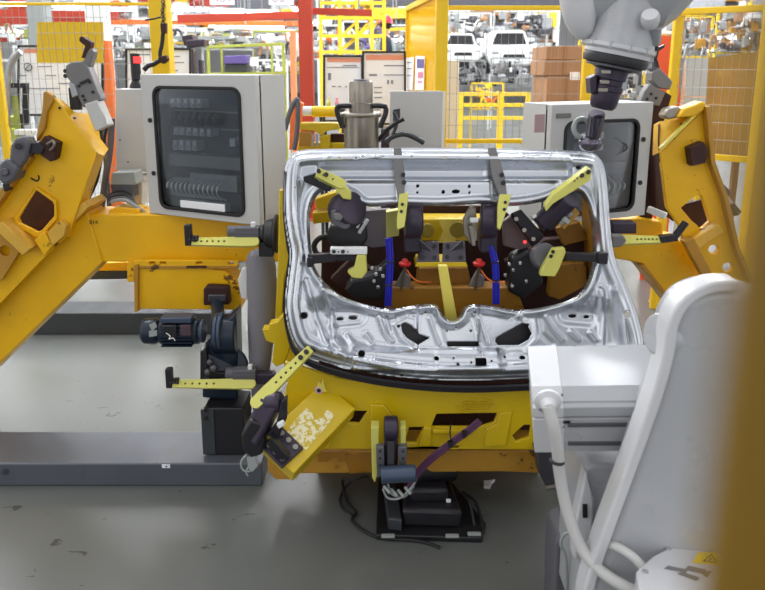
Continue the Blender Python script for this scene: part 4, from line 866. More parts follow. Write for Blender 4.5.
# ------------------------------------------------------------------ control cabinets
def cabinet(label, c_front_right, W, Hh, D, yaw, win, mirror, zb, inner):
    """built in local axes (front at y=0 facing -y, right corner at x=0), then turned"""
    root = thing('control_cabinet', label, 'cabinet', (c_front_right[0], c_front_right[1], zb), 'control cabinets on the turning unit')
    s = -1 if not mirror else 1                         # body extends to -x (left cabinet) or +x
    X = lambda a: s * a
    def add(m, name, mt, **k):
        o = m.build(name, mt, None, **k); o.parent = root; return o
    e = .02
    m = MB(); cx = X(W / 2)
    m.box((cx, D, Hh / 2), (W, .004, Hh)); m.box((cx, D / 2 + .02, .002), (W, D - .04, .004)); m.box((cx, D / 2 + .02, Hh - .002), (W, D - .04, .004))
    m.box((X(.002), D / 2 + .02, Hh / 2), (.004, D - .04, Hh)); m.box((X(W - .002), D / 2 + .02, Hh / 2), (.004, D - .04, Hh))
    add(m, 'housing', 'cabinet', bevel=.002)
    wx0, wz0, wx1, wz1 = win
    ol = [V((X(a), 0, b)) for a, b in ((0, 0), (W, 0), (W, Hh), (0, Hh))]
    hole = [V((X(a), 0, b)) for a, b in rrect(wx0, wz0, wx1, wz1, .04)]
    door = add(MB().plate(ol, [hole], V((0, .03, 0))), 'door', 'cabinet', bevel=.003)
    gasket = MB().plate([V((X(a), -.008, b)) for a, b in rrect(wx0 - .006, wz0 - .006, wx1 + .006, wz1 + .006, .045)], [[V((X(a), -.008, b)) for a, b in rrect(wx0 + .008, wz0 + .008, wx1 - .008, wz1 - .008, .034)]], V((0, .012, 0)))
    g = add(gasket, 'window_gasket', 'rubber', bevel=.003); g.parent = door
    p = add(MB().prism([V((X(a), .004, b)) for a, b in rrect(wx0 + .005, wz0 + .005, wx1 - .005, wz1 - .005, .03)], V((0, .004, 0))), 'window', 'glass'); p.parent = door
    for z in (Hh * .30, Hh * .68):
        l = add(MB().cyl(V((X(W - .045), -.006, z)), V((X(W - .045), 0, z)), .011, seg=12), 'lock', 'black'); l.parent = door
    # what is seen behind the window
    D0 = D; D = D - .075
    add(MB().box((cx, D - .01, Hh / 2), (W - .06, .006, Hh - .06)), 'back_board', mat('back_board_grey', (120, 126, 132), .6))
    random.seed(int(W * 1000))
    if inner:
        for row, (z, n, mt, h) in enumerate(((Hh * .80, 5, 'paper', .04), (Hh * .72, 7, 'greymid', .025), (Hh * .68, 7, 'navy2', .04), (Hh * .60, 6, 'paper', .035), (Hh * .50, 4, 'paper', .045))):
            for k in range(n):
                x = wx1 - .05 - k * .038 - (.01 if row % 2 else 0)
                add(MB().box((X(x), D - .05, z), (.02, .06, h)).box((X(x), D - .085, z - .005), (.010, .012, .014)), 'terminal' if row % 2 else 'breaker', mt, bevel=.001)
        for z, zz in ((Hh * .74, .008), (Hh * .62, .008)):
            add(MB().box((X(W / 2), D - .03, z), (W * .7, .01, zz)), 'din_rail', 'silver')
        for x, z in ((wx0 + .04, Hh * .69), (wx0 + .04, Hh * .58), (wx0 + .10, Hh * .54)):
            add(MB().box((X(x), D - .05, z), (.03, .05, .035)), 'relay', 'paper', bevel=.002)
        add(MB().box((cx, D - .06, Hh * .40), (W * .66, .09, .055)), 'cable_duct', mat('duct_grey', (178, 178, 176), .6), bevel=.002)
        add(MB().box((X(W / 2 - .02), D - .05, Hh * .25), (W * .42, .06, .075)), 'valve_island', 'cabinet', bevel=.003)
        for k in range(12):
            x = wx1 - .06 - k * .026; q = [V((X(x), D - .09, Hh * .27)), V((X(x + .02), D - .13, Hh * .24)), V((X(x + .03), D - .12, Hh * .17)), V((X(x + .015), D - .08, Hh * .13))]
            add(MB().tube(q, .004, 6), 'air_line', 'paper')
        add(MB().box((X(W / 2 - .0), D - .12, Hh * .095), (W * .40, .04, .034)), 'bottom_strip', 'paper', bevel=.002)
        add(MB().tube([V((X(wx0 + .03), D - .08, Hh * .3)), V((X(wx0 + .015), D - .1, Hh * .24)), V((X(wx0 + .03), D - .1, Hh * .18)), V((X(wx0 + .012), D - .08, Hh * .12))], .004, 6), 'lead', 'black')
    else:
        for k in range(6): add(MB().box((X(wx0 + .14 + (k % 3) * .05), D - .05, Hh * (.72 - .1 * (k // 3))), (.025, .05, .03)), 'relay', 'paper', bevel=.002)
        add(MB().box((cx, D - .06, Hh * .44), (W * .6, .09, .05)), 'cable_duct', mat('duct_grey_right', (150, 150, 148), .6), bevel=.002)
        for k in range(5): add(MB().tube([V((X(wx1 - .06 - k * .03), D - .08, Hh * .36)), V((X(wx1 - .05 - k * .03), D - .12, Hh * .28)), V((X(wx1 - .07 - k * .03), D - .09, Hh * .18))], .006, 6), 'air_line', 'column')
        add(MB().tube([V((X(wx1 - .1), D - .09, Hh * .7)), V((X(wx1 - .06), D - .13, Hh * .62)), V((X(wx1 - .09), D - .1, Hh * .55))], .004, 6), 'lead', 'black')
    root.rotation_euler = (0, 0, yaw)
    return root
c = cabinet('light grey control cabinet at the left, terminals and cables behind its smoked window', (-.527, 2.95), .63, .64, .215, -R(25.5), (.082, .035, .555, .585), False, 1.07, True)
c2 = cabinet('light grey control cabinet right of the panel, partly hidden by the robot tool', (.702, 2.93), .552, .515, .20, R(23.7), (.075, .035, .475, .44), True, 1.075, False)
def lchild(m, name, mt, root, **k): o = m.build(name, mt, None, **k); o.parent = root; return o
lb = lchild(MB().box((.10 - .16, -.002, .44), (.05, .004, .075)), 'rating_label', mat('pink_label', (180, 150, 152), .6), c2)
c2b = MB().box((0.06, -.004, .468), (.075, .006, .02)); lchild(c2b, 'door_catch', 'grey', c2, bevel=.002)
bx = thing('junction_box', 'plain light grey box left of the windowed control cabinet', 'box', P(130, 190, 3.5))
MB().px([(115, 89), (150, 89), (150, 172), (116, 171)], 3.45, .25).build('housing', 'cabinet', bx, .004)
MB().px([(110, 184), (132, 184), (132, 198), (112, 198)], 3.3, .1).build('connector_block', 'steel_dark', bx, .004)
MB().px([(112, 173), (134, 172), (136, 185), (110, 185)], 3.3, .12).build('cable_duct', 'column', bx, .004)
MB().px([(134, 176), (142, 176), (142, 206), (134, 206)], 3.42, .1).build('foot', 'cabinet', bx, .004)
for i in range(2): MB().cyl(P(120 + i * 8, 140 + i * 22, 3.449), P(120 + i * 8, 140 + i * 22, 3.44), .004, seg=8).build('screw', 'black', bx)
m = MB()
for k in range(5): 
    o = tag(MB().tube([P(x, y, 3.3 - .01 * k) for x, y in ((107 + k, 198 + k * 1.2), (114, 193 + k * 2), (124, 192 + k * 2.0), (131, 197 + k * 1.6), (136 + k * 1.5, 206 + k), (141 + k, 213))], .008, 7).build('cable', ('rubber', 'greydark', 'rubber', 'steel_dark', 'column')[k]),
        'cable of the bundle curling over the yellow beam below the plain grey box', 'cable', 'cables over the left yellow beam')
for k, (pts, r) in enumerate(((((108, 122), (104, 140), (101, 160), (97, 180), (88, 200), (80, 212)), .008), (((112, 118), (110, 150), (106, 176), (103, 198), (101, 212)), .016), (((98, 130), (104, 150), (92, 176), (84, 196), (96, 202), (104, 196)), .006), (((100, 118), (100, 146), (98, 170), (90, 190), (84, 206)), .006))):
    tag(MB().tube([P(x, y, 3.36 + .02 * k) for x, y in pts], r, 7).build('cable', 'rubber' if k != 1 else 'greymid'),
        ('thin black cable running down behind the left tilted plate', 'thick grey conduit running down beside the plain grey box', 'thin black cable with a loop behind the left tilted plate', 'thin black cable close behind the tilted plate edge')[k], 'cable')
# stack light on that box
sl = thing('stack_light', 'black stack light with red lamp standing on the plain grey box', 'signal lamp', P(136, 89, 3.55))
m = MB().lathe([(0, .035), (.02, .03), (.05, .014)], P(136.5, 89, 3.55), (0, 0, 1), 18); m.build('foot', 'black', sl)
a = P(136.5, 80, 3.55); MB().cyl(a, a + V((0, 0, .13)), .024, seg=18).build('column', 'black', sl, .003)
a = P(136.5, 63, 3.55); MB().cyl(a, a + V((0, 0, .03)), .025, seg=18).build('red_lamp', 'redlamp', sl)

# grey enclosure and pressure cylinder behind the panel
t = thing('enclosure', 'grey steel enclosure behind the panel top with a dark cable slot', 'cabinet', P(418, 170, 3.55))
MB().pxplate([(390, 91), (442, 91), (440, 170), (389, 170)], [[(393, 110), (400, 109), (400, 123), (393, 124)]], 3.5, .02).build('front_sheet', 'cabinet', t, .003)
MB().pxbox(391, 93, 441, 169, 3.52, .25).build('body', 'greymid', t, .003)
a = P(416, 169, 3.62); MB().box((a.x, 3.65, a.z / 2), (.2, .2, a.z)).build('pedestal', 'greymid', t, .003)
MB().prism([P(442, 91, 3.5), P(445, 92, 3.77), P(443, 170, 3.77), P(440, 170, 3.5)], (0.004, 0, 0)).build('side_sheet', 'cabinet', t)
for k, pts in enumerate((((378, 141), (386, 131), (396, 123), (404, 119)), ((386, 142), (392, 137), (404, 134), (416, 138), (424, 143)), ((394, 112), (397, 122), (393, 134), (388, 142)))):
    tag(MB().tube([P(x, y, 3.3) for x, y in pts], (.010, .013, .008)[k], 8).build('cable', 'greydark' if k else 'rubber'), ('black cable rising to the slot of the grey enclosure', 'thick grey cable arching over the panel top beside the enclosure', 'thin cable hanging from the enclosure slot')[k], 'cable')
t = thing('pressure_cylinder', 'metal pressure cylinder with two black handles behind the panel top', 'cylinder', P(361, 165, 3.3))
k = MPP(3.3)
c0 = P(361.5, 165, 3.3)
zf = P(361, 114, 3.3).z - c0.z
m = MB().lathe([(0, 17 * k), (zf, 17 * k)], c0, (0, 0, 1), 32); m.build('lower_barrel', 'machined', t)
m = MB().lathe([(zf - .012, 19.5 * k), (zf, 20 * k), (zf + .008, 19 * k)], c0, (0, 0, 1), 32); m.build('flange', 'machined', t, .001)
zt = P(361, 81, 3.3).z - c0.z
MB().lathe([(zf, 12 * k), (zf + .05, 12.2 * k), (zf + .052, 11.4 * k), (zt - .01, 11.4 * k), (zt, 10.5 * k)], c0, (0, 0, 1), 32).build('upper_barrel', 'machined', t)
MB().lathe([(zt, 8 * k), (zt + .008, 7 * k)], c0, (0, 0, 1), 20).build('top_cap', 'steel_dark', t)
for s in (-1, 1):
    pts = [P(361.5 + s * x, y, 3.27) for x, y in ((10, 106), (19, 106), (24, 107), (24, 114), (20, 124), (19, 128))]
    MB().tube(pts, .012, 8, 3).build('handle', 'black', t)
# yellow fixture details left of it
t = thing('roller_fixture', 'yellow fixture with a round yellow roller left of the pressure cylinder', 'fixture', P(318, 170, 3.5))
MB().cyl(P(312, 111.5, 3.5), P(338, 111.5, 3.5), .027, seg=20).build('roller', 'fence_yellow', t, .003)
MB().cyl(P(303, 111, 3.5), P(312, 111, 3.5), .024, seg=16).build('roller_end', 'white', t, .002)
MB().px([(300, 123), (338, 123), (340, 129), (327, 131), (322, 136), (314, 131), (300, 130)], 3.45, .08).build('saddle', 'jig', t, .003)
MB().px([(320, 136), (330, 135), (330, 150), (320, 150)], 3.44, .06).build('post', 'jig', t, .003)
MB().pxbox(299, 132, 312, 146, 3.44, .05).build('side_block', 'ochre', t, .003)
for x in (313, 317): MB().cyl(P(x, 134, 3.42), P(x, 146, 3.42), .006, seg=10).build('stud', 'silver', t)
MB().pxbox(330, 134, 345, 142, 3.5, .05).build('cross_bar', 'maroon', t, .003)
MB().pxbox(298, 143, 346, 172, 3.46, .08).build('base', 'jig', t, .003)
MB().px([(291, 104), (297, 100), (303, 104), (300, 130), (296, 150), (289, 150)], 3.6, .06).build('upright', 'orange', t, .003)
MB().tube([P(x, y, 3.4) for x, y in ((285, 130), (290, 112), (296, 100), (298, 104), (297, 130), (294, 150))], .012, 8).build('hose', 'greymid', t)
M['darkchrome'] = mat('dark_chrome', (104, 100, 112), .18, .9, .2, 8)
# ------------------------------------------------------------------ robot wrist with the hemming tool, coming in from the upper right
RB = thing('industrial_robot', 'white robot wrist at the top right holding a dark roller tool on the panel edge', 'robot', (2.15, 2.2, 0))
def oval_sweep(st, mt, name, parent, n=20, ss=1):
    """st: list of (centre, axis, half-width b, half-height c, up)"""
    m = MB(); prev = None
    for c, ax, hb, hc, up in st:
        a, b, cc = frame(ax, up); ring = [m.bm.verts.new(V(c) + b * hb * math.sin(t) + cc * hc * math.cos(t)) for t in [2 * math.pi * k / n for k in range(n)]]
        if prev:
            for k in range(n): m.bm.faces.new([prev[k], prev[(k + 1) % n], ring[(k + 1) % n], ring[k]])
        else: m.bm.faces.new(ring)
        prev = ring
    m.bm.faces.new(prev); return m.build(name, mt, parent, subsurf=ss, ang=60)
Yw = 2.45; k = MPP(Yw)
# forearm swollen shell
pts = [((560, -34), 5), ((570, 2), 24), ((600, -20), 58), ((650, -24), 66), ((700, -64), 58), ((790, -120), 60), ((960, -200), 62)]
oval_sweep([(P(x, y, Yw + .05), (1, .05, .25), r * k * 1.0, r * k, (0, 0, 1)) for (x, y), r in [((566, 0), 4), ((570, 0), 22), ((584, -8), 36), ((612, -18), 44), ((644, -18), 58), ((674, -54), 58), ((740, -140), 62), ((880, -230), 70), ((985, -280), 70)]], 'robotgrey', 'forearm', RB, 24)
oval_sweep([(P(x, y, Yw), ax, r * k, r * k, None) for (x, y), ax, r in [((582, 40), (-.1, 0, -1), 3), ((581, 34), (-.1, 0, -1), 12), ((579, 16), (-.1, 0, -1), 17), ((578, -12), (-.1, 0, -1), 20), ((578, -40), (-.1, 0, -1), 14)]], 'robot', 'wrist_cheek', RB, 20)
axd = (P(600, 112, 2.47) - P(632, -6, Yw)).normalized()
c0 = P(632, -2, Yw)
def along(px, py): return (P(px, py, Yw) - c0).dot(axd)
m = MB().lathe([(0, 30 * k), (along(626, 30), 30 * k), (along(623, 42), 32 * k), (along(622, 46), 33 * k)], c0, axd, 32); m.build('wrist_barrel', 'robotgrey', RB)
d0 = along(622, 46)
MB().lathe([(d0, 35 * k), (d0 + .012, 35 * k), (d0 + .02, 31 * k), (d0 + .034, 31 * k)], c0, axd, 32).build('wrist_flange', 'robot', RB, .001)
m = MB()
for i in range(12):
    q = 2 * math.pi * i / 12; a, b, cc = frame(axd); p = c0 + axd * (d0 - .004) + (b * math.cos(q) + cc * math.sin(q)) * 33.6 * k; MB().cyl(p, p + axd * .02, .006, seg=8).build('bolt', 'silver', RB)

t0 = d0 + .034
MB().lathe([(t0, 30 * k), (t0 + .012, 31 * k), (t0 + .03, 30 * k), (t0 + .034, 26 * k)], c0, axd, 32).build('adapter_ring', 'black', RB, .001)
MB().lathe([(t0 + .034, 26 * k), (t0 + .042, 26 * k), (t0 + .044, 20 * k), (t0 + .05, 17 * k)], c0, axd, 32).build('adapter_hub', 'steel_dark', RB, .001)
t1 = t0 + .05
MB().lathe([(t1, 15.5 * k), (t1 + .03, 15.5 * k), (t1 + .034, 14 * k), (t1 + .05, 14 * k), (t1 + .054, 15 * k), (t1 + .07, 15 * k), (t1 + .074, 13.5 * k), (t1 + .10, 13.5 * k), (t1 + .125, 12.5 * k), (t1 + .135, 10 * k)], c0, axd, 28).build('tool_spindle', 'violet', RB)
for i, yy in enumerate((72, 82, 90)): MB().box(P(606 - i * 1.5, yy, Yw - .07), (.03, .012, .012)).build('spindle_plug', 'machined', RB, .002)
MB().px([(590, 78), (597, 74), (597, 92), (591, 94)], Yw - .02, .06).build('tool_side_block', 'violet', RB, .004)
MB().px([(622, 76), (629, 74), (627, 90), (620, 92)], Yw - .02, .06).build('tool_clip', 'silver', RB, .004)
p1, p2 = P(597, 114, 2.5), P(592, 140, 2.56)
m = MB().lathe([(0, 8 * k), (.03, 8.2 * k), (.09, 7.6 * k), (.115, 6.5 * k)], p1, p2 - p1, 24); m.build('tool_shaft', 'darkchrome', RB)
c = P(590, 143, 2.56); m = MB().ball(c, 12 * k, (1, 1, .75), 24); m.build('hemming_roller', 'darkchrome', RB)
MB().ring(P(582, 128, 2.57), (.3, -1, .2), 9.5 * k, 2.6 * k, 24).build('guide_ring', 'column', RB)
m = MB().cyl(P(655, 26, Yw - .08), P(655, 44, Yw - .05), .022, .018, 16); m.build('cable_gland', 'silver', RB, .002)
m = MB().lathe([(0, .025), (.01, .03), (.03, .03), (.05, .022)], P(650, 14, Yw - .14), (.3, .6, -.6), 18); m.build('wrist_cap', 'robot', RB)
m = MB(); m.tube([P(x, y, Yw + .02) for x, y in ((655, 44), (656, 50), (654, 58), (648, 62))], .010, 8); m.build('cable', 'black', RB)
m = MB()
for x, y in ((646, 54), (650, 60), (643, 64), (638, 56), (648, 66)): m.box(P(x, y, Yw + .02), (.022, .02, .02))
m.build('connector', 'silver', RB, .003)
# pedestal out of frame that carries the arm
pe = P(985, -280, Yw + .05)
MB().lathe([(0, .32), (.05, .32), (.06, .24), (.7, .22), (.75, .26), (pe.z + .1, .2)], V((pe.x + .05, pe.y, 0)), (0, 0, 1), 28).build('pedestal', 'robot', RB)

# ------------------------------------------------------------------ foreground robot at the lower right
R2 = thing('industrial_robot', 'white foreground robot arm with grooved motor housing at the lower right', 'robot', (1.05, 1.75, 0))
Yr = 1.75; k = MPP(Yr)
ctr = P(600, 398, Yr)
A, B = P(531, 398, Yr + .06), P(676, 396, Yr - .00)
ax = (B - A).normalized(); a_, up_, sd_ = frame(ax, (0, -.35, 1))
Hh = 88 * k
def prof(s):     # rounded upper ridge, flat grooved front, as a cross-section (side, up)
    pts = [(-.11, -.5), (.09, -.5), (.10, -.47), (.10, .12), (.088, .125), (.088, .15), (.10, .155), (.098, .33), (.086, .36), (.086, .385), (.075, .42), (.05, .5), (-.11, .5)]
    pts = [(x, y * (.84 if y > 0 else 1)) for x, y in pts]
    return [(x * s, y * Hh * s) for x, y in pts]
def housing(p, q, s, mt, nm, bv=.003):
    f = lambda o: [o - sd_ * x * -1 + up_ * y for x, y in prof(s)]
    m = MB(); m.prism(f(p), q - p); return m.build(nm, mt, R2, bv, ang=18)
if sd_.y > 0: sd_ = sd_ * -1
sd_ = sd_ * 1.0
housing(A + ax * .075, B, .975, 'robotgrey', 'motor_housing')
housing(A, A + ax * .08, 1.0, 'robot', 'motor_end_cap', .006)
for h in (.015, -.02, -.30, -.335):
    MB().bar(A + ax * .09 + up_ * Hh * h + sd_ * .0985, B + up_ * Hh * h + sd_ * .0985, .004, .006, up=up_).build('groove', 'greymid', R2)
MB().bar(A + ax * .078 + up_ * Hh * .06 + sd_ * .102, A + ax * .096 + up_ * Hh * .06 + sd_ * .102, .004, .006, up=up_).build('groove', 'black', R2)
MB().bar(A + ax * .0785 + up_ * Hh * .38 + sd_ * .07, A + ax * .0785 + up_ * Hh * -.04 + sd_ * .10, .003, .004, up=ax).build('cap_seam', 'greymid', R2)
cg = P(548, 402, Yr - .115)
m = MB().lathe([(-.006, .034), (.002, .034), (.006, .028), (.010, .022), (.016, .020), (.03, .016)], cg, (-.1, -1, -.15), 24); m.build('connector_flange', 'robot', R2)
bolts('bolt', [cg + V((dx * .026, -.001, dz * .026)) for dx, dz in ((-.7, .7), (.7, .7), (-.7, -.7), (.7, -.7))], (-.1, -1, -.15), .005, R2, 'silver', .004)
# swing arm: rounded head running into a broad leg that stands in front of the motor housing
Ya = 1.58
ol = catmull([P(x, y, Ya) for x, y in ((668, 344), (672, 322), (684, 302), (702, 291), (726, 287), (760, 292), (800, 312), (840, 380), (870, 520), (870, 660), (720, 680), (590, 660), (584, 610), (600, 560), (622, 500), (644, 432), (660, 384))], 5, True)
MB().prism(ol, (0, .12, 0)).build('arm_leg', 'robotgrey', R2, .03, 6)
e = catmull([P(x, y, Ya - .012) for x, y in ((740, 287), (715, 288), (694, 297), (680, 312), (673, 330), (670, 352), (662, 384), (648, 426), (626, 486), (604, 546), (588, 600), (584, 660))], 4, False)
m = MB(); prev = None
for i, p in enumerate(e):
    d = (e[min(i + 1, len(e) - 1)] - e[max(i - 1, 0)]).normalized(); s = d.cross(V((0, 1, 0))).normalized(); w = .014
    ring = [m.bm.verts.new(q) for q in (p - s * w, p + s * w, p + s * w + V((0, .07, 0)), p - s * w + V((0, .07, 0)))]
    if prev:
        for j in range(4): m.bm.faces.new([prev[j], prev[(j + 1) % 4], ring[(j + 1) % 4], ring[j]])
    else: m.bm.faces.new(ring)
    prev = ring
m.bm.faces.new(prev); m.build('edge_flange', 'robot', R2, .007, 3)
MB().lathe([(0, .052), (.02, .056), (.07, .056), (.08, .05)], P(682, 336, Ya + .07), (-.9, -.35, .2), 28).build('shoulder_boss', 'robotgrey', R2, .004)
for x, y in ((668, 384), (669, 392)): MB().cyl(P(x - 4, y, 1.70), P(x - 8, y, 1.66), .010, seg=12).build('bolt', 'silver', R2, .001)
# lower body
MB().px([(584, 468), (592, 464), (632, 466), (640, 474), (640, 620), (574, 620), (580, 520)], Yr + .02, .22).build('rear_body', 'robotgrey', R2, .012, 3)
MB().px([(576, 520), (586, 472), (594, 500), (592, 560), (574, 560)], Yr + .0, .05).build('body_cover', 'robot', R2, .006)
MB().pxbox(583, 505, 587.5, 518, Yr - .005, .01).build('black_label', 'black', R2)
m = MB().px([(607, 461), (630, 462), (628, 455), (616, 452), (612, 456)], Yr + .14, .08); m.build('grease_plate', 'column', R2, .003)
base = MB().lathe([(0, .34), (.06, .34), (.08, .28), (.5, .25)], V((1.0, 1.86, 0)), (0, 0, 1), 36); base.build('base', 'robotgrey', R2)
MB().px([(700, 590), (640, 590), (600, 700), (900, 700), (860, 590)], Yr + .02, .3).build('turret', 'robotgrey', R2, .02, 3)
MB().px([(555, 545), (560, 536), (568, 533), (576, 536), (578, 620), (553, 620)], Yr + .2, .14).build('rear_drum', 'greymid', R2, .02, 4)
# junction box with warning sign
jb = [(641, 555), (652, 549), (690, 541), (712, 551), (740, 566), (740, 625), (636, 625), (632, 590)]
o0 = P(680, 580, 1.55)
top = [P(632, 569, 1.47), P(672, 541, 1.62), P(735, 552, 1.62), P(735, 585, 1.43), P(700, 600, 1.43)]
nrm = (top[1] - top[0]).cross(top[3] - top[0]).normalized()
if nrm.z < 0: nrm = -nrm
def on_top(px, py): r = ray(px, py); t = (top[0] - CAM).dot(nrm) / r.dot(nrm); return CAM + r * t
top = [on_top(x, y) for x, y in ((636, 571), (652, 556), (672, 545), (720, 553), (736, 570), (730, 612), (640, 596))]
MB().prism(top, nrm * -.14).build('junction_box', 'robot', R2, .006, 3)
tr = [on_top(*p) for p in ((699, 554), (722, 558), (700, 566))]
MB().prism([on_top(*p) + nrm * .0006 for p in ((698, 553), (716, 552.5), (724, 566), (692, 563))], nrm * .0008).build('warning_plate', 'inkyellow', R2)
m = MB(); q = [on_top(*p) + nrm * .0016 for p in ((702, 562), (711, 554.5), (717, 563.5))]; qi = [(sum(q, V((0, 0, 0))) / 3) + (v - sum(q, V((0, 0, 0))) / 3) * .72 for v in q]
m.plate(q, [qi], nrm * .0006); cc = sum(q, V((0, 0, 0))) / 3; m.prism([cc + (q[1] - cc) * .45, cc + (q[2] - q[0]) * .07, cc + (q[0] - q[1]) * .2, cc - (q[2] - q[0]) * .07], nrm * .0006); m.build('warning_triangle', 'inkdark', R2)
m = MB()
for p in (((668, 566), (688, 570), (686, 573), (664, 569)), ((688, 566), (706, 570), (702, 574), (684, 570)), ((682, 572), (700, 578), (696, 581), (677, 574)), ((700, 572), (712, 571), (706, 578))): m.prism([on_top(*x) + nrm * .0006 for x in p], nrm * .0006)
m.build('arrow_marks', 'grey', R2)
for p in ((645, 572), (668, 549)): MB().lathe([(0, .008), (.004, .007)], on_top(*p), nrm, 10).build('screw', 'silver', R2)
m = MB(); 
a, b = on_top(652, 543) + nrm * .03, on_top(706, 545) + nrm * .03
m.tube([a - nrm * .03, a, b, b - nrm * .03], .010, 10, 4); m.build('grab_bar', 'robot', R2)
# cables
cb = catmull([P(548, 406, Yr - .14), P(553, 425, Yr - .15), P(557, 445, Yr - .14), P(560, 475, Yr - .12), P(567, 510, Yr - .12), P(580, 545, Yr - .14), P(600, 570, Yr - .18), P(628, 588, Yr - .22), P(660, 600, Yr - .22)], 6, False)
tag(MB().tube(cb, 6.0 * k, 14, smooth=False).build('motor_cable', 'cabinet'), 'thick white corrugated cable curving down from the grooved motor housing', 'cable')
cb2 = [P(x, y, Y) for x, y, Y in ((645, 570, 1.52), (632, 556, 1.54), (612, 545, 1.58), (598, 548, 1.62), (592, 562, 1.66), (590, 600, 1.66))]
tag(MB().tube(cb2, 4.5 * k, 12).build('motor_cable', 'cabinet'), 'white cable looping from the junction box down behind the thick cable', 'cable')
tag(MB().tube([P(x, y, 1.64) for x, y in ((618, 566), (630, 572), (640, 580), (654, 594))], 3.2 * k, 10).build('motor_cable', 'cabinet'), 'short white cable entering the junction box from below', 'cable')
tag(MB().tube([P(x, y, 1.84) for x, y in ((580, 538), (575, 534), (568, 533), (563, 536), (561, 545), (566, 560), (566, 610))], 2.0 * k, 8).build('thin_cable', 'column'), 'thin pale cable arching over the dark drum beside the robot', 'cable')
# cable clamp and bits seen between robot and jig
MB().ring(P(557, 461, Yr - .13), (.1, 0, 1), 6.4 * k, 1.6 * k, 16).build('cable_clip', 'black', R2)
t = thing('foot_bracket', 'dark foot block with bolt at the jig right lower corner', 'foot', P(556, 500, 2.66))
MB().px([(536, 452), (562, 450), (564, 486), (548, 490), (540, 476)], 2.36, .08).build('block', 'steel_dark', t, .006)
MB().cyl(P(546, 488, 2.35), P(558, 486, 2.35), .009, seg=10).build('stud', 'machined', t)
MB().px([(552, 446), (578, 444), (580, 486), (562, 492)], 2.75, .08).build('rear_block', 'black', t, .006)
# near fence post right beside the viewer, out of focus
t = thing('fence_post', 'yellow fence post, coloured as in shade, close to the viewer along the right edge, out of focus', 'post', (.0624, .076, 0))
o = V((.0362, .07, 0)); d = V((.0362, .07, 0)).normalized(); e = V((d.y, -d.x, 0))
ftp = [o, o + d * .03, o + d * .03 + e * .05, o + e * .05]
MB().prism(ftp, (0, 0, 2.2)).build('square_tube', 'post', t, .002)
MB().prism([o - d * .03 - e * .02, o + d * .06 - e * .02, o + d * .06 + e * .08, o - d * .03 + e * .08], (0, 0, .008)).build('foot_plate', 'post', t, .001)
MB().prism([p + V((0, 0, 2.2)) for p in ftp], (0, 0, .006)).build('end_cap', 'rubber', t, .001)
# ------------------------------------------------------------------ fences and screens around the cell
def zat(px, py, Y): return P(px, py, Y).z
def fence(name, label, xa, xb, ytop, Y, zb, dx=.05, dz=.115, post=.05, ends=(True, True), rail=.05, m='fence_yellow', Yb=None, group='mesh fences around the cell', bottom=True):
    A, B = P(xa, ytop, Y), P(xb, ytop, Yb or Y); zt = A.z; B.z = zt
    t = thing(name, label, 'fence', (A.x, A.y, 0), group); d = (B - A); L = d.length; d.normalize()
    for e, p in zip(ends, (A, B)):
        if e: MB().box((p.x, p.y, (zt + .02) / 2), (post, post, zt + .02)).build('post', m, t, .003)
    MB().bar(A, B, rail, rail).build('top_rail', m, t, .003)
    if bottom: MB().bar(A + V((0, 0, zb - zt)), B + V((0, 0, zb - zt)), rail, rail).build('bottom_rail', m, t, .003)
    w = MB(); n = int(L / dx)
    for i in range(1, n): 
        p = A + d * (i * L / n); w.cyl(V((p.x, p.y, zb)), V((p.x, p.y, zt)), .0022, seg=3, cap=False)
    k = 0; z = zb + dz
    while z < zt: w.cyl(V((A.x, A.y, z)), V((B.x, B.y, z)), .0022, seg=3, cap=False); z += dz
    w.build('wire_mesh', 'wire', t, smooth=False)
    return t
FL = fence('mesh_fence', 'yellow framed mesh fence at the far left carrying a yellow sheet', -9, 160, 4, 5.5, .15, ends=(True, False), post=.05, rail=.022)
fence('mesh_fence', 'yellow framed mesh fence between the acrylic screen and the robot wrist', 444, 590, 8, 5.2, zat(490, 141, 5.2), ends=(False, True), post=.06, rail=.032)
fence('mesh_fence', 'yellow framed mesh fence at the upper right behind the tilted plate', 678, 830, 12, 4.9, zat(730, 153, 4.9), Yb=4.3, ends=(True, False), post=.045, rail=.04, dx=.045)
def post(label, px, py, Y, wd, ztop, m='fence_yellow', name='steel_post', group=None, dp=None):
    p = P(px, py, Y); t = thing(name, label, 'post', (p.x, p.y, 0), group)
    MB().box((p.x, p.y, ztop / 2), (wd, dp or wd, ztop)).build('shaft', m, t, .006)
    MB().box((p.x, p.y, .006), (wd * 2, (dp or wd) * 2, .012)).build('foot_plate', m, t, .002)
    return t
post('broad yellow post rising behind the left control cabinet', 162, 40, 5.2, .13, 3.2)
post('broad yellow post at the left edge of the mesh fence by the middle boards', 441, 60, 4.98, .085, 3.1)
post('yellow post beside the cardboard pile behind the robot tool', 588, 70, 5.4, .08, 2.6)
post('yellow post standing right beside the right tilted plate', 754, 210, 3.62, .09, 2.3)
post('slim yellow post at the right edge of the orange red sheet', 676, 70, 5.0, .045, 2.6)
fs = MB().pxbox(37, 22, 103, 63, 5.515, .012).build('fence_sheet', 'fence_yellow', FL); fs['label'] = 'square yellow sheet on the fence'
tag(MB().pxbox(655, 36, 680, 110, 5.6, .02).box((P(667, 100, 5.6).x, 5.61, .6), (.2, .02, 1.2)).build('screen_sheet', 'salmon'), 'orange red sheet behind the right cabinet and the robot wrist', 'sheet')
tag(MB().pxbox(686, 58, 708, 96, 5.6, .02).box((P(697, 90, 5.6).x, 5.61, .75), (.17, .018, 1.5)).build('notice_sheet', 'cabinet'), 'pale grey sheet behind the mesh right of the orange red sheet', 'sheet')
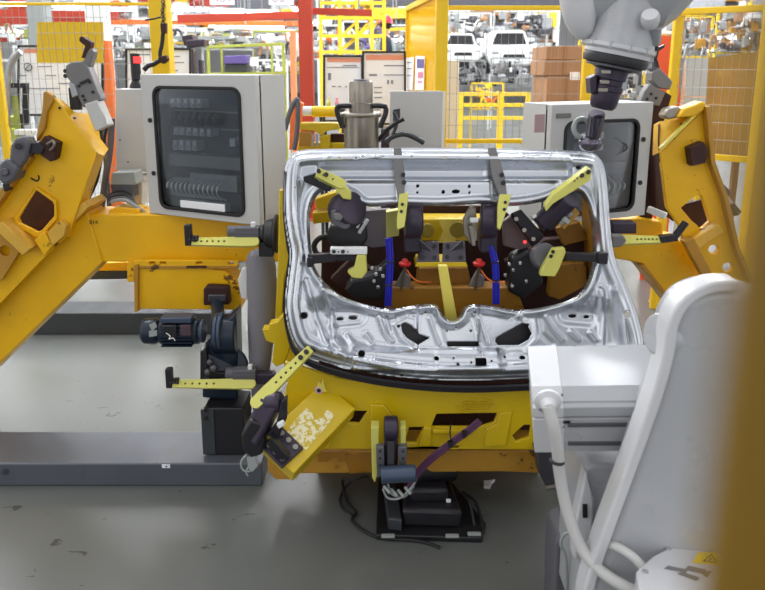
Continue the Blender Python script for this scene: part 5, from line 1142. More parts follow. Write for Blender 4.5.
# acrylic screen in a yellow frame, running away from the viewer
t = thing('acrylic_screen', 'yellow acrylic screen in a yellow frame behind the grey enclosure', 'screen', P(425, 190, 5.4))
q = [P(408, 17, 6.6), P(440, 4, 5.15), P(438, 150, 5.15), P(404, 130, 6.6)]
q[0].z = q[1].z = 2.25; q[2].z = q[3].z = .2
q[2].x, q[2].y = q[1].x, q[1].y; q[3].x, q[3].y = q[0].x, q[0].y
MB().prism(q, V((.008, 0, 0))).build('acrylic_sheet', 'plexi', t)
for a, b in ((q[0], q[1]), (q[1], V((q[1].x, q[1].y, 0))), (q[0], V((q[0].x, q[0].y, 0))), (q[2], q[3])): MB().bar(a, b, .045, .045).build('frame_bar', 'fence_yellow', t, .003)
sd = (q[1] - q[0]).normalized(); sn = V((sd.y, -sd.x, 0)); sn = sn if sn.dot(CAM - q[0]) > 0 else -sn
def on_sheet(px, py, h=.004): r = ray(px, py); o = q[0] + sn * h; return CAM + r * ((o - CAM).dot(sn) / r.dot(sn))
def poster(label, pts, rows):
    t = thing('notice_sheet', label, 'notice', on_sheet(*pts[0])); MB().prism([on_sheet(x, y, .012) for x, y in pts], sn * .003).build('sheet', 'paper', t)
    for (x0, y0, x1, y1), m in rows: MB().prism([on_sheet(x, y, .016) for x, y in ((x0, y0), (x1, y0), (x1, y1), (x0, y1))], sn * .002).build('print', m, t)
    return t
poster('narrow white notice on the acrylic screen, left one', [(406, 58), (414, 57), (413, 90), (405, 90)], [((407, 62, 412, 63), 'ink'), ((407, 68, 412, 69), 'ink'), ((407, 75, 411, 76), 'ink')])
poster('white notice with purple and pink blocks on the acrylic screen', [(416, 56), (425, 56), (424, 90), (415, 90)], [((417, 59, 424, 68), 'purple'), ((418, 72, 423, 78), 'inkpink'), ((418, 81, 422, 83), 'inkpink')])
# amber screen on the right
t = thing('acrylic_screen', 'large amber acrylic screen in the fence at the upper right', 'screen', P(735, 250, 4.4))
q = [P(709, 58, 4.93), P(800, 46, 4.53), P(800, 164, 4.53), P(703, 150, 4.93)]
MB().prism(q, V((0, .008, 0))).build('acrylic_sheet', 'amber', t)
for p in (q[2], q[3]): MB().box((p.x, p.y + .02, p.z / 2), (.03, .03, p.z)).build('leg', 'fence_yellow', t)

# ------------------------------------------------------------------ notice boards
def board(label, x0, y0, x1, y1, Y, prints, m='inkorange'):
    p = P((x0 + x1) / 2, y1, Y); t = thing('notice_board', label, 'notice board', (p.x, p.y, 0), 'framed notice boards behind the cell')
    MB().px([(x0 + 1, y0 + 1), (x1 - 1, y0 + 1), (x1 - 1, y1 - 1), (x0 + 1, y1 - 1)], Y, .012).build('board', 'paper', t)
    MB().pxplate([(x0, y0), (x1, y0), (x1, y1), (x0, y1)], [[(x0 + 2, y0 + 2), (x1 - 2, y0 + 2), (x1 - 2, y1 - 2), (x0 + 2, y1 - 2)]], Y - .012, .03).build('frame', 'black', t, .002)
    for s in (x0 + 2, x1 - 2):
        a = P(s, y1, Y); MB().box((a.x, a.y + .02, a.z / 2), (.03, .03, a.z)).build('leg', 'black', t)
    for (a, b, c, d), mm in prints: MB().pxbox(a, b, c, d, Y - .003, .003).build('print', mm, t)
    return t
b = board('black framed white board behind the yellow sheet at the far left', 17, 45, 103, 116, 6.2, [((24, 49, 37, 53), 'inkorange'), ((20, 75, 27, 75.8), 'ink'), ((46, 75, 56, 75.8), 'ink'), ((58, 83, 68, 84), 'ink'), ((38, 66, 52, 66.8), 'ink'), ((24, 88, 60, 88.8), 'ink')])
MB().ring(P(28, 67, 6.19), (0, 1, 0), .033, .004, 24, 6).build('print_circle', 'inkdark', b)
MB().tube([P(x, y, 6.19) for x, y in ((25, 70), (28, 66), (31, 64))], .003, 5).build('print_mark', 'inkdark', b)
board('black framed white board behind the left control cabinet', 125, 48, 191, 90, 6.4, [((140, 54, 150, 55), 'ink'), ((168, 56, 180, 57), 'ink'), ((168, 62, 184, 63), 'ink'), ((168, 70, 178, 71), 'ink')])
b3 = board('black framed white board with orange title band, left one behind the pressure cylinder', 323, 55, 363, 122, 6.6, [((327, 58, 361, 62), 'inkorange'), ((343, 65, 357, 66.2), 'ink'), ((327, 67, 359, 67.7), 'ink'), ((328, 73, 331, 80), 'ink'), ((332, 86, 336, 87), 'ink'), ((338, 86, 341, 87), 'ink'), ((345, 86, 347, 87), 'ink')])
b4 = board('taller black framed white board with orange title band, right one behind the pressure cylinder', 362, 51, 406, 125, 6.5, [((366, 55, 404, 60), 'inkorange'), ((384, 65, 404, 66.2), 'ink'), ((369, 74, 377, 76), 'ink'), ((384, 74.5, 404, 75.3), 'ink'), ((387, 80, 389, 84), 'ink'), ((391, 80, 393, 84), 'ink'), ((374, 87, 382, 88), 'ink'), ((374, 92, 382, 93), 'ink'), ((374, 97, 382, 98), 'ink'), ((374, 103, 380, 104), 'ink'), ((374, 109, 380, 110), 'ink')])
for x, m in ((327, 'lime'), (335, 'red')):
    tag(MB().lathe([(0, .02), (.05, .02), (.06, .012), (.09, .01)], P(x + 2, 108, 6.4), (0, 0, 1), 14).build('bottle', 'lime' if x == 327 else 'inkpink'), ('small lime bottle standing in front of the left notice board', 'small pink bottle standing in front of the left notice board')[x > 330], 'bottle')
p = P(332, 108, 6.4); t = thing('side_table', 'small dark table under the two small bottles before the boards', 'table', (p.x, p.y, 0))
MB().box((p.x, p.y, p.z - .015), (.24, .2, .03)).build('table_top', 'greydark', t)
for a in (-.1, .1): MB().box((p.x + a, p.y, (p.z - .03) / 2), (.03, .03, p.z - .03)).build('leg', 'greydark', t)
p = P(396, 122, 6.0); t = thing('tool_trolley', 'dark violet trolley behind the pressure cylinder', 'trolley', (p.x, p.y, 0))
MB().box((p.x, p.y, .66), (.26, .3, 1.14)).build('body', 'violet', t, .01)
for a in (-.1, .1): MB().cyl((p.x + a, p.y - .02, .045), (p.x + a, p.y + .02, .045), .045, seg=12).build('caster', 'rubber', t)
M['paleorange'] = mat('pale_orange_paint', (240, 160, 110), .5)
# ------------------------------------------------------------------ columns and beams
def column(label, px, py, Y, wd, ztop, m, dp=None): return post(label, px, py, Y, wd, ztop, m, 'steel_column', None, dp)
column('red steel column behind the left end of the notice boards', 306.5, 60, 8.0, .15, 7.0, 'redcol')
column('pale orange column left of the red steel column', 293.5, 70, 8.6, .07, 2.15, 'paleorange')
column('orange column right of the yellow sheet', 108, 80, 7.5, .11, 2.0, 'orange')
column('grey roof column behind the yellow sheet', 41, 30, 11, .26, 9, 'column')
column('white column behind the middle mesh fence', 451, 100, 5.9, .11, 1.79, 'white')
column('white slotted post right of the yellow sheet', 99, 30, 7.8, .20, 2.7, 'white')
def beam(label, a, b, Y, h, m, cat='beam', name='steel_girder', supp=True, Yb=None):
    A, B = P(*a, Y), P(*b, Yb or Y); t = thing(name, label, cat, (A.x, A.y, 0))
    MB().bar(A, B, h * .7, h).build('girder', m, t, .004)
    if supp:
        for p in (A.lerp(B, .2), A.lerp(B, .8)): MB().cyl((p.x, p.y, p.z), (p.x, p.y, 9.1), .012, seg=6).build('hanger', 'column', t)
    return t
beam('red girder running left from the red column', (178, 19), (306, 15), 9.5, .10, 'redcol')
beam('red girder under the roof lamps at the far left', (-40, 13), (118, 16), 14, .16, 'redcol')
beam('thin red girder above the left notice board', (-40, 20), (112, 22), 16, .12, 'redcol')
beam('orange conveyor girder behind the left control cabinet', (112, 22), (318, 24), 15, .10, 'orange')
beam('red girder crossing right from the red column', (306, 11), (372, 13), 8.3, .075, 'redcol')
beam('dark girder over the assembly line', (372, 2), (590, 1), 17, .2, 'steel_dark')
beam('long white pipe bridge behind the left cabinet', (60, 28), (292, 31), 13, .07, 'white', 'pipe', 'pipe_bridge')
beam('long white pipe bridge low behind the left cabinet', (60, 37), (230, 38), 12.5, .06, 'column', 'pipe', 'pipe_bridge')
# yellow lattice tower
t = thing('lattice_tower', 'yellow lattice gantry behind the notice boards right of the red column', 'gantry', P(350, 120, 11))
for x in (321, 340, 357, 372, 384): 
    p = P(x, 40, 11); MB().box((p.x, p.y, 1.7), (.055, .055, 3.4)).build('upright', 'inkyellow', t)
for y in (3, 18, 36, 52): MB().bar(P(319, y, 11), P(386, y, 11), .05, .05).build('cross_bar', 'inkyellow', t)
for a, b in (((321, 18), (340, 3)), ((340, 18), (357, 3)), ((341, 3), (357, 18)), ((357, 36), (372, 18)), ((357, 18), (372, 3)), ((341, 50), (357, 36)), ((345, 48), (372, 24)), ((357, 3), (384, 14)), ((342, 36), (372, 6)), ((372, 30), (386, 8))):
    MB().bar(P(*a, 11.05), P(*b, 11.05), .035, .035).build('brace', 'inkyellow', t)
beam('yellow conveyor girder behind the person with the red helmet', (380, 14), (445, 6), 14, .09, 'inkyellow')
beam('yellow handrail behind the acrylic screen', (384, 30), (445, 26), 13, .05, 'inkyellow')
# lime portal frame with purple crate
t = thing('portal_frame', 'lime green portal frame behind the left control cabinet', 'frame', P(245, 120, 9))
pf = [P(206, 80, 9), P(208, 47, 9), P(283, 44, 9), P(285, 80, 9)]
for a, b in zip(pf, pf[1:]):
    MB().bar(a if a.z > b.z or abs(a.z - b.z) < .2 else V((a.x, a.y, 0)), b if b.z > a.z or abs(a.z - b.z) < .2 else V((b.x, b.y, 0)), .035, .035).build('frame_bar', 'limebar', t, .004)
for x in (222, 272): p = P(x, 60, 9); MB().box((p.x, p.y, p.z / 2 + .1), (.025, .025, p.z + .2)).build('upright', 'limebar', t)
MB().bar(P(206, 74, 9), P(285, 73, 9), .3, .03).build('shelf', 'limebar', t)
t = thing('crate', 'purple crate on the shelf of the lime portal frame', 'crate', P(236, 72, 9))
MB().px([(224, 56), (247, 55), (247, 64), (224, 64)], 8.9, .25).build('crate_body', 'purple', t, .01); MB().px([(225, 64), (247, 64), (247, 72), (225, 72)], 8.92, .22).build('tray', 'greydark', t, .01)
tag(MB().pxbox(250, 57, 257, 66, 8.9, .1).build('carton', 'paper'), 'small white carton beside the purple crate', 'box')
# navy device on stand
t = thing('monitor_stand', 'dark violet control post with two flat panels left of the lime frame', 'machine', P(190, 120, 7))
MB().px([(181, 36), (192, 34), (194, 44), (184, 46)], 7, .2).build('head', 'violet', t, .01); MB().px([(186, 40), (204, 39), (204, 46), (186, 48)], 6.95, .2).build('arm', 'violet', t, .01)
p = P(190, 60, 7.05); MB().box((p.x, p.y, .95), (.10, .12, 1.9)).build('pillar', 'violet', t, .01); p = P(201, 60, 7.05); MB().box((p.x, p.y, .9), (.04, .08, 1.8)).build('rear_pillar', 'violet', t, .01)
# hanging cable with hook at the broad yellow post
t = thing('hanging_cable', 'black cable and chain hanging down the broad yellow post with a gripper below', 'cable', P(160, 70, 5.0))
m = MB()
for i in range(16): m.ring(P(163 + .6 * math.sin(i), 2 + i * 2.1, 5.0), (1, 0, .0) if i % 2 else (0, 1, 0), .011, .004, 10, 5)
m.build('chain', 'blacksteel', t)
MB().px([(160, 24), (166, 23), (166, 33), (161, 34)], 4.98, .04).build('coupling', 'maroon', t, .004)
MB().tube([P(x, y, 5.0) for x, y in ((163, 33), (162, 44), (160, 54), (162, 60))], .014, 8).build('hose', 'rubber', t)
MB().px([(158, 57), (166, 55), (168, 60), (163, 64), (157, 61)], 4.97, .05).build('gripper', 'maroon', t, .006)
MB().tube([P(x, y, 4.98) for x, y in ((160, 60), (154, 64), (148, 66), (144, 70))], .017, 8).build('hook_arm', 'black', t)
MB().tube([P(x, y, 4.98) for x, y in ((145, 20), (153, 19), (161, 17))], .006, 6).build('side_wire', 'rubber', t)
# lime hose reel and stand at the far left, behind the tilted plate
t = thing('hose_stand', 'grey hose curving on a lime stand behind the far left fence', 'hose stand', P(16, 140, 5.9))
MB().tube([P(x, y, 5.9) for x, y in ((6, 150), (7, 100), (9, 72), (14, 58), (21, 52))], .028, 10).build('hose', 'silver', t)
p = P(15, 100, 5.95); MB().box((p.x, p.y, .75), (.035, .035, 1.5)).build('upright', 'limebar', t)
MB().px([(5, 83), (26, 83), (27, 88), (5, 88)], 5.9, .04).build('bracket', 'black', t, .003); MB().pxbox(22, 83, 27, 125, 5.92, .04).build('side_arm', 'black', t, .003)
MB().pxbox(14, 130, 36, 135, 5.7, .1).build('white_tray', 'white', t, .003); p = P(24, 135, 5.75); MB().box((p.x, p.y, p.z / 2), (.05, .05, p.z)).build('leg', 'column', t)

# ------------------------------------------------------------------ cardboard pile behind the robot tool
cl = [(546, 46, 584, 60), (544, 60, 584, 76), (546, 76, 585, 100)]
lab = ['brown pallet carton behind the robot tool, topmost of the pile', 'brown pallet carton behind the robot tool, second of the pile', 'brown pallet carton with white label behind the robot tool, bottom of the pile']
zprev = None
for (x0, y0, x1, y1), lb_ in zip(cl, lab):
    a, b = P(x0, y1, 6.4), P(x1, y0, 6.4); z0 = a.z if y1 < 100 else .9
    t = thing('carton', lb_, 'box', ((a.x + b.x) / 2, 6.7, z0), 'cartons in the pile behind the robot tool')
    MB().box(((a.x + b.x) / 2, 6.7, (z0 + b.z) / 2), (b.x - a.x, .6, b.z - z0 - .004)).build('box', 'card', t, .004)
    MB().box(((a.x + b.x) / 2, 6.398, (z0 + b.z) / 2), (.04, .003, b.z - z0 - .006)).build('tape', 'wood', t)
    if y1 == 100: MB().pxbox(570, 72, 580, 80, 6.395, .003).build('label_sheet', 'paper', t)
for i, (x0, y0, x1, y1, Y) in enumerate(((708, 62, 760, 104, 7.4), (760, 60, 830, 104, 7.4), (704, 104, 745, 150, 6.9), (746, 104, 790, 150, 6.9))):
    a, b = P(x0, y1, Y), P(x1, y0, Y); t = thing('carton', ('brown carton behind the amber screen, upper left one', 'brown carton behind the amber screen, upper right one', 'brown carton with label behind the amber screen, lower left one', 'brown carton behind the amber screen, lower right one')[i], 'box', ((a.x + b.x) / 2, Y, a.z), 'cartons behind the amber screen')
    MB().box(((a.x + b.x) / 2, Y + .35, (a.z + b.z) / 2), (b.x - a.x - .004, .7, b.z - a.z - .004)).build('box', 'card', t, .004)
    MB().pxbox(x0 + 10, y0 + 8, x0 + 20, y0 + 14, Y - .003, .003).build('label_sheet', 'paper', t)
def table(label, x0, x1, Y, z, m='wood', dp=.8):
    a, b = P(x0, 100, Y).x, P(x1, 100, Y).x; t = thing('pallet_stand', label, 'stand', ((a + b) / 2, Y + dp / 2, 0))
    MB().box(((a + b) / 2, Y + dp / 2, z - .03), (b - a, dp, .06)).build('deck', m, t)
    for x in (a + .05, b - .05):
        for y in (Y + .05, Y + dp - .05): MB().box((x, y, (z - .06) / 2), (.06, .06, z - .06)).build('leg', m, t)
    return t
table('wooden stand under the cardboard pile behind the robot tool', 543, 587, 6.38, .9)
table('wooden stand under the cartons behind the amber screen', 702, 792, 6.88, P(730, 150, 6.9).z, dp=.9)

# ------------------------------------------------------------------ assembly line in the background
def car(label, cx, cy, Y, wd, z=None):
    c = P(cx, cy, Y); s = wd / 1.75; t = thing('car_body', label, 'car', c, 'white car bodies on the assembly line')
    g = lambda pts, y0, dy, nm, m, bv=.03: MB().prism([c + V((x * s, y0, zz * s)) for x, zz in pts], (0, dy, 0)).build(nm, m, t, bv)
    g([(-.87, .0), (-.85, .35), (-.74, .48), (.74, .48), (.85, .35), (.87, .0), (.78, -.22), (-.78, -.22)], 0, 3.8 * s, 'shell', 'carwhite', .05)
    g([(-.74, .46), (-.56, .95), (-.46, 1.02), (.46, 1.02), (.56, .95), (.74, .46)], 1.0 * s, 2.4 * s, 'cabin', 'carwhite', .04)
    g([(-.62, .52), (-.48, .92), (.48, .92), (.62, .52)], .985 * s, .03, 'windscreen', 'black', .01)
    g([(-.40, .02), (-.36, .16), (.36, .16), (.40, .02)], -.02, .04, 'grille', 'black', .01)
    for sx in (-1, 1):
        MB().ball(c + V((sx * .66 * s, .02, .22 * s)), .12 * s, (1.4, .5, .6), 12).build('headlamp', 'silver', t)
        MB().cyl(c + V((sx * .80 * s - .06, .75 * s, -.22 * s)), c + V((sx * .80 * s + .06, .75 * s, -.22 * s)), .30 * s, seg=18).build('wheel_arch', 'black', t)
        MB().box(c + V((sx * .98 * s, 1.15 * s, .52 * s)), (.16 * s, .1, .1 * s)).build('mirror', 'carwhite', t, .02)
    return t
car('white car body carried on the line, left one behind the middle mesh fence', 463, 56, 16.6, .92)
car('white car body carried on the line, right one behind the middle mesh fence', 514, 59, 16, 1.12)
def machine(label, x0, y0, x1, y1, Y, cols, seed, n=14, frame_m='column', dp=.9, cat='machine', name='assembly_station', posts=True):
    rnd = random.Random(seed); a, b = P(x0, y1, Y), P(x1, y0, Y); t = thing(name, label, cat, ((a.x + b.x) / 2, Y + dp / 2, 0))
    zt = b.z; W = b.x - a.x; fw = max(.03, W * .03)
    m = MB()
    for x in (a.x, b.x):
        if posts: MB().box((x, Y + dp / 2, zt / 2), (fw, fw, zt)).build('upright', frame_m, t)
    for z in (a.z + .02, zt): MB().box(((a.x + b.x) / 2, Y + dp / 2, z), (W, fw, fw)).build('cross_bar', frame_m, t)
    for i in range(int(n * 1.7)):
        w, h = W * rnd.uniform(.05, .22), (zt - a.z) * rnd.uniform(.08, .32); x = rnd.uniform(a.x + w / 2, b.x - w / 2); z = rnd.uniform(a.z + h / 2, zt - h / 2)
        y = Y + rnd.uniform(.0, dp); mm = rnd.choice(cols + ['steel_dark', 'silver']); k = rnd.random()
        if k < .45: MB().box((x, y, z), (w, w, h)).build('module', mm, t, .01)
        elif k < .75: MB().cyl((x - w / 2, y, z), (x + w / 2, y, z + rnd.uniform(-.3, .3) * h), min(w, h) * .28, seg=12).build('cylinder', mm, t)
        else: MB().tube([(x - w / 2, y, z - h / 2), (x - w * .2, y, z + h / 2), (x + w * .3, y, z + h * .3), (x + w / 2, y, z - h * .4)], min(w, h) * .10 + .01, 7).build('hose', mm, t)
    return t
machine('dark powertrain rack under the left white car body', 457, 60, 488, 86, 14.6, ['black', 'blacksteel', 'silver', 'steel_dark', 'grey'], 1, 26)
machine('dark powertrain rack under the right white car body', 494, 58, 538, 88, 14.2, ['black', 'blacksteel', 'silver', 'white', 'silver', 'grey'], 2, 30)
machine('yellow assembly trolley in front of the powertrain racks', 474, 84, 508, 112, 12, ['inkyellow', 'inkyellow', 'fence_yellow', 'silver', 'orange'], 3, 22, 'inkyellow')
machine('white and silver hanger frame above the left white car body', 446, 12, 494, 44, 19, ['white', 'silver', 'steel_dark', 'white', 'column', 'card'], 4, 34, 'white')
machine('white and silver hanger frame above the right white car body', 496, 10, 552, 46, 19.5, ['white', 'silver', 'steel_dark', 'white', 'column', 'card'], 5, 40, 'white')
machine('silver weld station with many fittings behind the left notice board', 74, 24, 117, 60, 11.5, ['silver', 'white', 'column', 'grey', 'white'], 6, 34, 'white')
machine('silver weld station behind the broad yellow post', 128, 24, 178, 62, 12.4, ['silver', 'white', 'white', 'column', 'limebar', 'steel_dark'], 7, 40, 'white')
machine('white weld station above the lime portal frame', 196, 28, 248, 50, 12.5, ['white', 'white', 'silver', 'limebar', 'column', 'card'], 8, 36, 'white')
machine('silver weld station beside the red column', 250, 30, 300, 74, 11, ['silver', 'white', 'white', 'grey', 'limebar', 'card'], 9, 40, 'limebar')
machine('silver parts inside the lime portal frame', 252, 60, 282, 78, 9.3, ['silver', 'white', 'white', 'paper'], 10, 18, 'white')
machine('white station seen between red column and lattice gantry', 310, 24, 342, 60, 13, ['white', 'white', 'silver', 'purple', 'orange'], 11, 24, 'white')
machine('pale station behind the lattice gantry', 342, 20, 384, 56, 13.5, ['white', 'white', 'silver', 'inkyellow', 'column', 'purple'], 12, 30, 'white')
machine('white station behind the person with the red helmet', 384, 24, 412, 54, 15, ['white', 'white', 'silver', 'column'], 13, 18, 'white')
machine('brown and white rack at the far left behind the fence', 2, 24, 38, 60, 12, ['card', 'white', 'white', 'limebar', 'column'], 14, 24, 'white')
machine('tall parts rack behind the mesh at the upper right', 686, 14, 730, 58, 9, ['card', 'silver', 'column', 'white', 'ochre', 'grey'], 15, 40, 'inkyellow')
machine('tall parts rack at the top right corner behind the mesh', 730, 8, 790, 54, 9.5, ['card', 'silver', 'column', 'white', 'ochre', 'grey'], 16, 44, 'inkyellow')
machine('silver fittings between robot tool and orange red sheet', 626, 76, 654, 104, 6.5, ['silver', 'white', 'steel_dark', 'column'], 17, 20, 'column')
machine('silver robots and guns behind the cardboard pile', 586, 40, 660, 100, 9, ['silver', 'white', 'steel_dark', 'column', 'card'], 18, 40, 'inkyellow')
machine('white machine at the far left edge above the dark clamp', -30, 60, 6, 150, 8, ['white', 'silver', 'column', 'limebar'], 19, 16, 'white')
machine('row of white machines along the far wall, left part', -20, -6, 130, 46, 30, ['white', 'white', 'silver', 'redcol', 'orange', 'column'], 20, 70, 'white')
machine('row of white machines along the far wall, middle part', 131, -6, 319, 44, 32.5, ['white', 'white', 'white', 'silver', 'redcol', 'column', 'inkyellow'], 21, 90, 'white')
machine('row of white machines along the far wall, right part', 320, -6, 560, 46, 30, ['white', 'white', 'silver', 'steel_dark', 'card', 'inkyellow'], 22, 110, 'white')
machine('row of brown racks along the far wall at the right edge', 640, -6, 800, 50, 26, ['card', 'white', 'silver', 'inkyellow', 'ochre', 'steel_dark'], 23, 90, 'inkyellow')
# yellow guard rail on the floor
t = thing('guard_rail', 'yellow guard rail on the floor before the assembly trolley', 'rail', P(495, 126, 10))
za = P(495, 94, 10).z
for x in (461, 500, 528): p = P(x, 100, 10); MB().box((p.x, p.y, za / 2), (.06, .06, za)).build('post', 'inkyellow', t)
for y in (94, 105, 118): MB().bar(P(459, y, 10), P(530, y, 10), .05, .05).build('bar', 'inkyellow', t)
# hanging signs
for i, (s, x) in enumerate((('NOV', 222), ('OUT', 281))):
    c = P(x, -1, 8.9); t = thing('hanging_sign', ('white hanging sign at the top edge above the lime frame, left one', 'white hanging sign at the top edge above the lime frame, right one')[i], 'sign', c)
    MB().box(c, (.30, .02, .14)).build('panel', 'paper', t, .003); text(s, c + V((0, -.012, .0)), .11, 'ink', t, FACE)
    for a in (-.1, .1): MB().cyl(c + V((a, 0, .07)), V((c.x + a, c.y, 9.1)), .005, seg=6).build('hanger', 'column', t)

# ------------------------------------------------------------------ person with the red helmet, on a work platform
Yp = 12.0; k = MPP(Yp); pc = P(387, 50, Yp)
zt = P(387, 16, Yp).z; z0 = zt - 1.78
t = thing('work_platform', 'grey work platform under the person with the red helmet', 'platform', (pc.x, Yp, 0))
MB().box((pc.x, Yp, z0 - .03), (1.6, 1.2, .06)).build('deck', 'column', t)
for sx in (-.75, .75):
    for sy in (-.55, .55): MB().box((pc.x + sx, Yp + sy, (z0 - .06) / 2), (.07, .07, z0 - .06)).build('leg', 'inkyellow', t)
pr = thing('person', 'person in red helmet and dark jacket with grey vest, turned to the left', 'person', (pc.x, Yp, z0))
def skin_body(name, verts, edges, radii, mt, parent, lv=2):
    me = bpy.data.meshes.new(name); me.from_pydata([V(v) - parent_loc(parent) for v in verts], edges, []); o = bpy.data.objects.new(name, me); COL.objects.link(o); o.parent = parent
    s = o.modifiers.new('skin', 'SKIN'); sv = me.skin_vertices[0].data
    for i, r in enumerate(radii): sv[i].radius = r if isinstance(r, tuple) else (r, r); sv[i].use_root = (i == 0)
    q = o.modifiers.new('ss', 'SUBSURF'); q.levels = lv; q.render_levels = lv; me.materials.append(M[mt]); return o
b0 = V((pc.x, Yp, z0))
vs = [(0, 0, .95), (0, 0, 1.15), (0, 0, 1.36), (-.01, 0, 1.47), (-.03, -.01, 1.55), (-.035, -.015, 1.64), (-.03, -.01, 1.70),
      (-.02, -.19, 1.40), (-.06, -.24, 1.14), (-.26, -.22, 1.02), (.0, .19, 1.40), (.04, .25, 1.14), (-.16, .24, 1.00),
      (0, -.10, .88), (-.02, -.11, .50), (.02, -.11, .10), (-.10, -.12, .05), (0, .10, .88), (-.03, .11, .50), (.02, .11, .10), (-.10, .12, .05)]
es = [(0, 1), (1, 2), (2, 3), (3, 4), (4, 5), (5, 6), (2, 7), (7, 8), (8, 9), (2, 10), (10, 11), (11, 12), (0, 13), (13, 14), (14, 15), (15, 16), (0, 17), (17, 18), (18, 19), (19, 20)]
ra = [(.12, .16), (.11, .15), (.12, .17), .06, .062, .085, .07, .07, .05, .036, .07, .05, .036, .095, .065, .048, .04, .095, .065, .048, .04]
n0_ = len(vs)
for base_i, hand in ((9, (-.26, -.22, 1.02)), (12, (-.16, .24, 1.00))):
    h = V(hand); p0 = len(vs); vs.append(tuple(h + V((-.07, 0, -.03)))); es.append((base_i, p0)); ra.append((.032, .018))
    for f, (dy, ln) in enumerate(((-.027, .065), (-.009, .075), (.009, .07), (.027, .055))):
        q = len(vs); vs.append(tuple(h + V((-.11, dy, -.045)))); vs.append(tuple(h + V((-.11 - ln * .5, dy, -.06)))); vs.append(tuple(h + V((-.11 - ln * .8, dy * .9, -.085)))); es += [(p0, q), (q, q + 1), (q + 1, q + 2)]; ra += [.009, .008, .007]
    q = len(vs); vs.append(tuple(h + V((-.05, -.035 if hand[1] > 0 else .035, -.03)))); vs.append(tuple(h + V((-.085, -.05 if hand[1] > 0 else .05, -.045)))); es += [(p0, q), (q, q + 1)]; ra += [.011, .008]
skin_body('body', [b0 + V(v) for v in vs], es, ra, 'skin', pr)
tv = [0, 1, 2, 7, 8, 9, 10, 11, 12]; mp_ = {j: i for i, j in enumerate(tv)}
skin_body('jacket', [b0 + V(vs[j]) for j in tv], [(mp_[a], mp_[b]) for a, b in es if a in mp_ and b in mp_], [(.145, .19), (.135, .18), (.14, .19), .09, .066, .046, .09, .066, .046], 'navycloth', pr)
tv = [0, 13, 14, 15, 17, 18, 19]; mp_ = {j: i for i, j in enumerate(tv)}
skin_body('trousers', [b0 + V(vs[j]) for j in tv], [(mp_[a], mp_[b]) for a, b in es if a in mp_ and b in mp_], [(.14, .175), .11, .085, .07, .11, .085, .07], 'navycloth', pr)
skin_body('vest', [b0 + V(v) for v in ((-.01, 0, .98), (-.012, 0, 1.16), (-.012, 0, 1.34), (-.015, 0, 1.43))], [(0, 1), (1, 2), (2, 3)], [(.155, .195), (.15, .185), (.15, .19), (.09, .12)], 'greycloth', pr)
hc = b0 + V((-.035, -.015, 1.645))
MB().lathe([(0, .128), (.004, .132), (.02, .122), (.07, .112), (.11, .08), (.13, .03), (.133, .002)], hc + V((0.01, 0, .02)), (.05, 0, 1), 24).build('hard_hat', 'helmet', pr)
MB().px([(0, 0)] * 3, 1, 0) if False else None
MB().ball(hc + V((-.13, 0, .025)), .06, (1, 1.3, .12), 14).build('hat_brim', 'helmet', pr)
MB().ball(hc + V((.02, 0, .0)), .098, (1, .92, .9), 16).build('hair', 'hair', pr)
m = MB()
for s in (-1, 1): m.ball(hc + V((-.088, s * .032, -.005)), .010, seg=8)
m.build('eyes', 'inkdark', pr)
MB().ball(hc + V((-.105, 0, -.03)), .018, (1.1, .7, 1.2), 10).build('nose', 'skin', pr); MB().ball(hc + V((-.085, 0, -.062)), .022, (.5, 1, .25), 10).build('mouth', 'inkpink', pr)
for s in (-1, 1): MB().ball(hc + V((.0, s * .092, -.02)), .026, (.7, .35, 1.2), 10).build('ear', 'skin', pr)
for s in (-.115, .115): MB().ball(b0 + V((-.06, s, .045)), .06, (2.0, .8, .75), 14).build('shoe', 'rubber', pr)
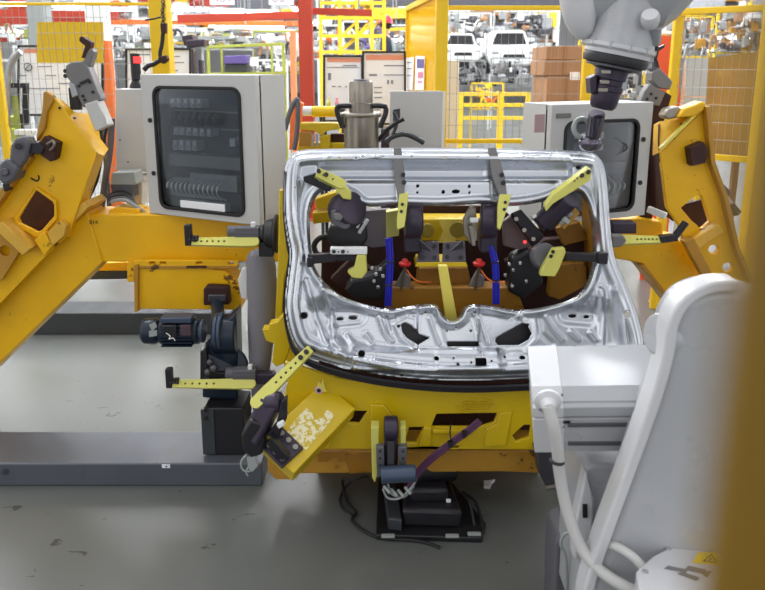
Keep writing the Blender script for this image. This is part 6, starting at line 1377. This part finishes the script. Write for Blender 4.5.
# ------------------------------------------------------------------ lamps over the cell
lamp_mesh = {}
def lamp(loc, label, group, rot=0.0, L=1.5, W=.22, drop=0.6, m='lamp'):
    t = thing('ceiling_lamp', label, 'lamp', loc, group)
    key = (L, W, drop, m)
    if key not in lamp_mesh:
        a = MB().box((0, 0, .07), (L + .06, W + .06, .05)).build('housing', 'white', None, .005); b = MB().box((0, 0, .03), (L, W, .03)).build('tube', m, None)
        c = MB(); c.cyl((-L * .4, 0, .09), (-L * .4, 0, .09 + drop), .008, seg=6); c.cyl((L * .4, 0, .09), (L * .4, 0, .09 + drop), .008, seg=6); c = c.build('hanger', 'column', None)
        lamp_mesh[key] = (a.data, b.data, c.data)
        parts = [a, b, c]
    else:
        parts = []
        for nm, me in zip(('housing', 'tube', 'hanger'), lamp_mesh[key]):
            o = bpy.data.objects.new(nm, me); COL.objects.link(o); parts.append(o)
    for o in parts: o.parent = t
    t.rotation_euler = (0, 0, rot); return t
for X, Y in ((-4.4, 5.0), (-1.7, 5.0), (1.2, 5.0), (4.2, 5.0), (-4.4, 8), (-1.7, 8), (1.2, 8), (4.2, 8)):
    lamp((X, Y, 5.6), 'long white ceiling lamp in the rows high above the welding cell', 'lamps above the cell', R(90), 2.2, .4, drop=3.5, m='lampstrong' if Y == 8 else 'lamp')
for Y in (12, 16, 20, 24, 28):
    for X in (-12, -6, 0, 6, 12):
        lamp((X, Y, 6.6), 'long white ceiling lamp in the rows above the assembly hall', 'lamps above the assembly hall', 0, 4.0, .5, drop=2.4, m='lamphall')
far = [(14, 4, 17, 44), (78, 6, 17, 44), (22, 31, 20, 40), (60, 26, 22, 44), (120, 9, 19, 26), (178, 9, 16, 52), (228, 11, 15, 30), (262, 12, 15, 28), (299, 9, 15, 12), (226, 25, 20, 30), (264, 26, 20, 36),
       (206, 39, 24, 40), (246, 36, 25, 40), (156, 20, 22, 40), (322, 22, 15, 16), (328, 37, 16, 18), (90, 29, 24, 28), (130, 33, 25, 30), (394, 40, 20, 16), (482, 34, 22, 10), (499, 34, 22, 13), (527, 33, 22, 11), (736, 37, 14, 34), (770, 38, 14, 20), (706, 50, 16, 8), (290, 34, 14, 9)]  # rightmost two are added in place of a lamp reflection on the amber screen
labs = {}
ordw = ('first', 'second', 'third', 'fourth', 'fifth', 'sixth', 'seventh', 'eighth', 'ninth', 'tenth', 'eleventh', 'twelfth', 'thirteenth', 'fourteenth', 'fifteenth', 'sixteenth', 'seventeenth', 'eighteenth', 'nineteenth', 'twentieth', 'twenty-first', 'twenty-second', 'twenty-third', 'twenty-fourth', 'twenty-fifth', 'twenty-sixth')
for i, (x, y, Y, wpx) in enumerate(sorted(far)):
    lamp(P(x, y, Y) - V((0, 0, .05)), 'glowing white lamp far behind the cell, %s from the left' % ordw[i], 'lamps of the far hall', 0, round(wpx * MPP(Y), 2), .3 * Y / 17, drop=round(9.1 - P(x, y, Y).z - .1, 2), m='lampfar')
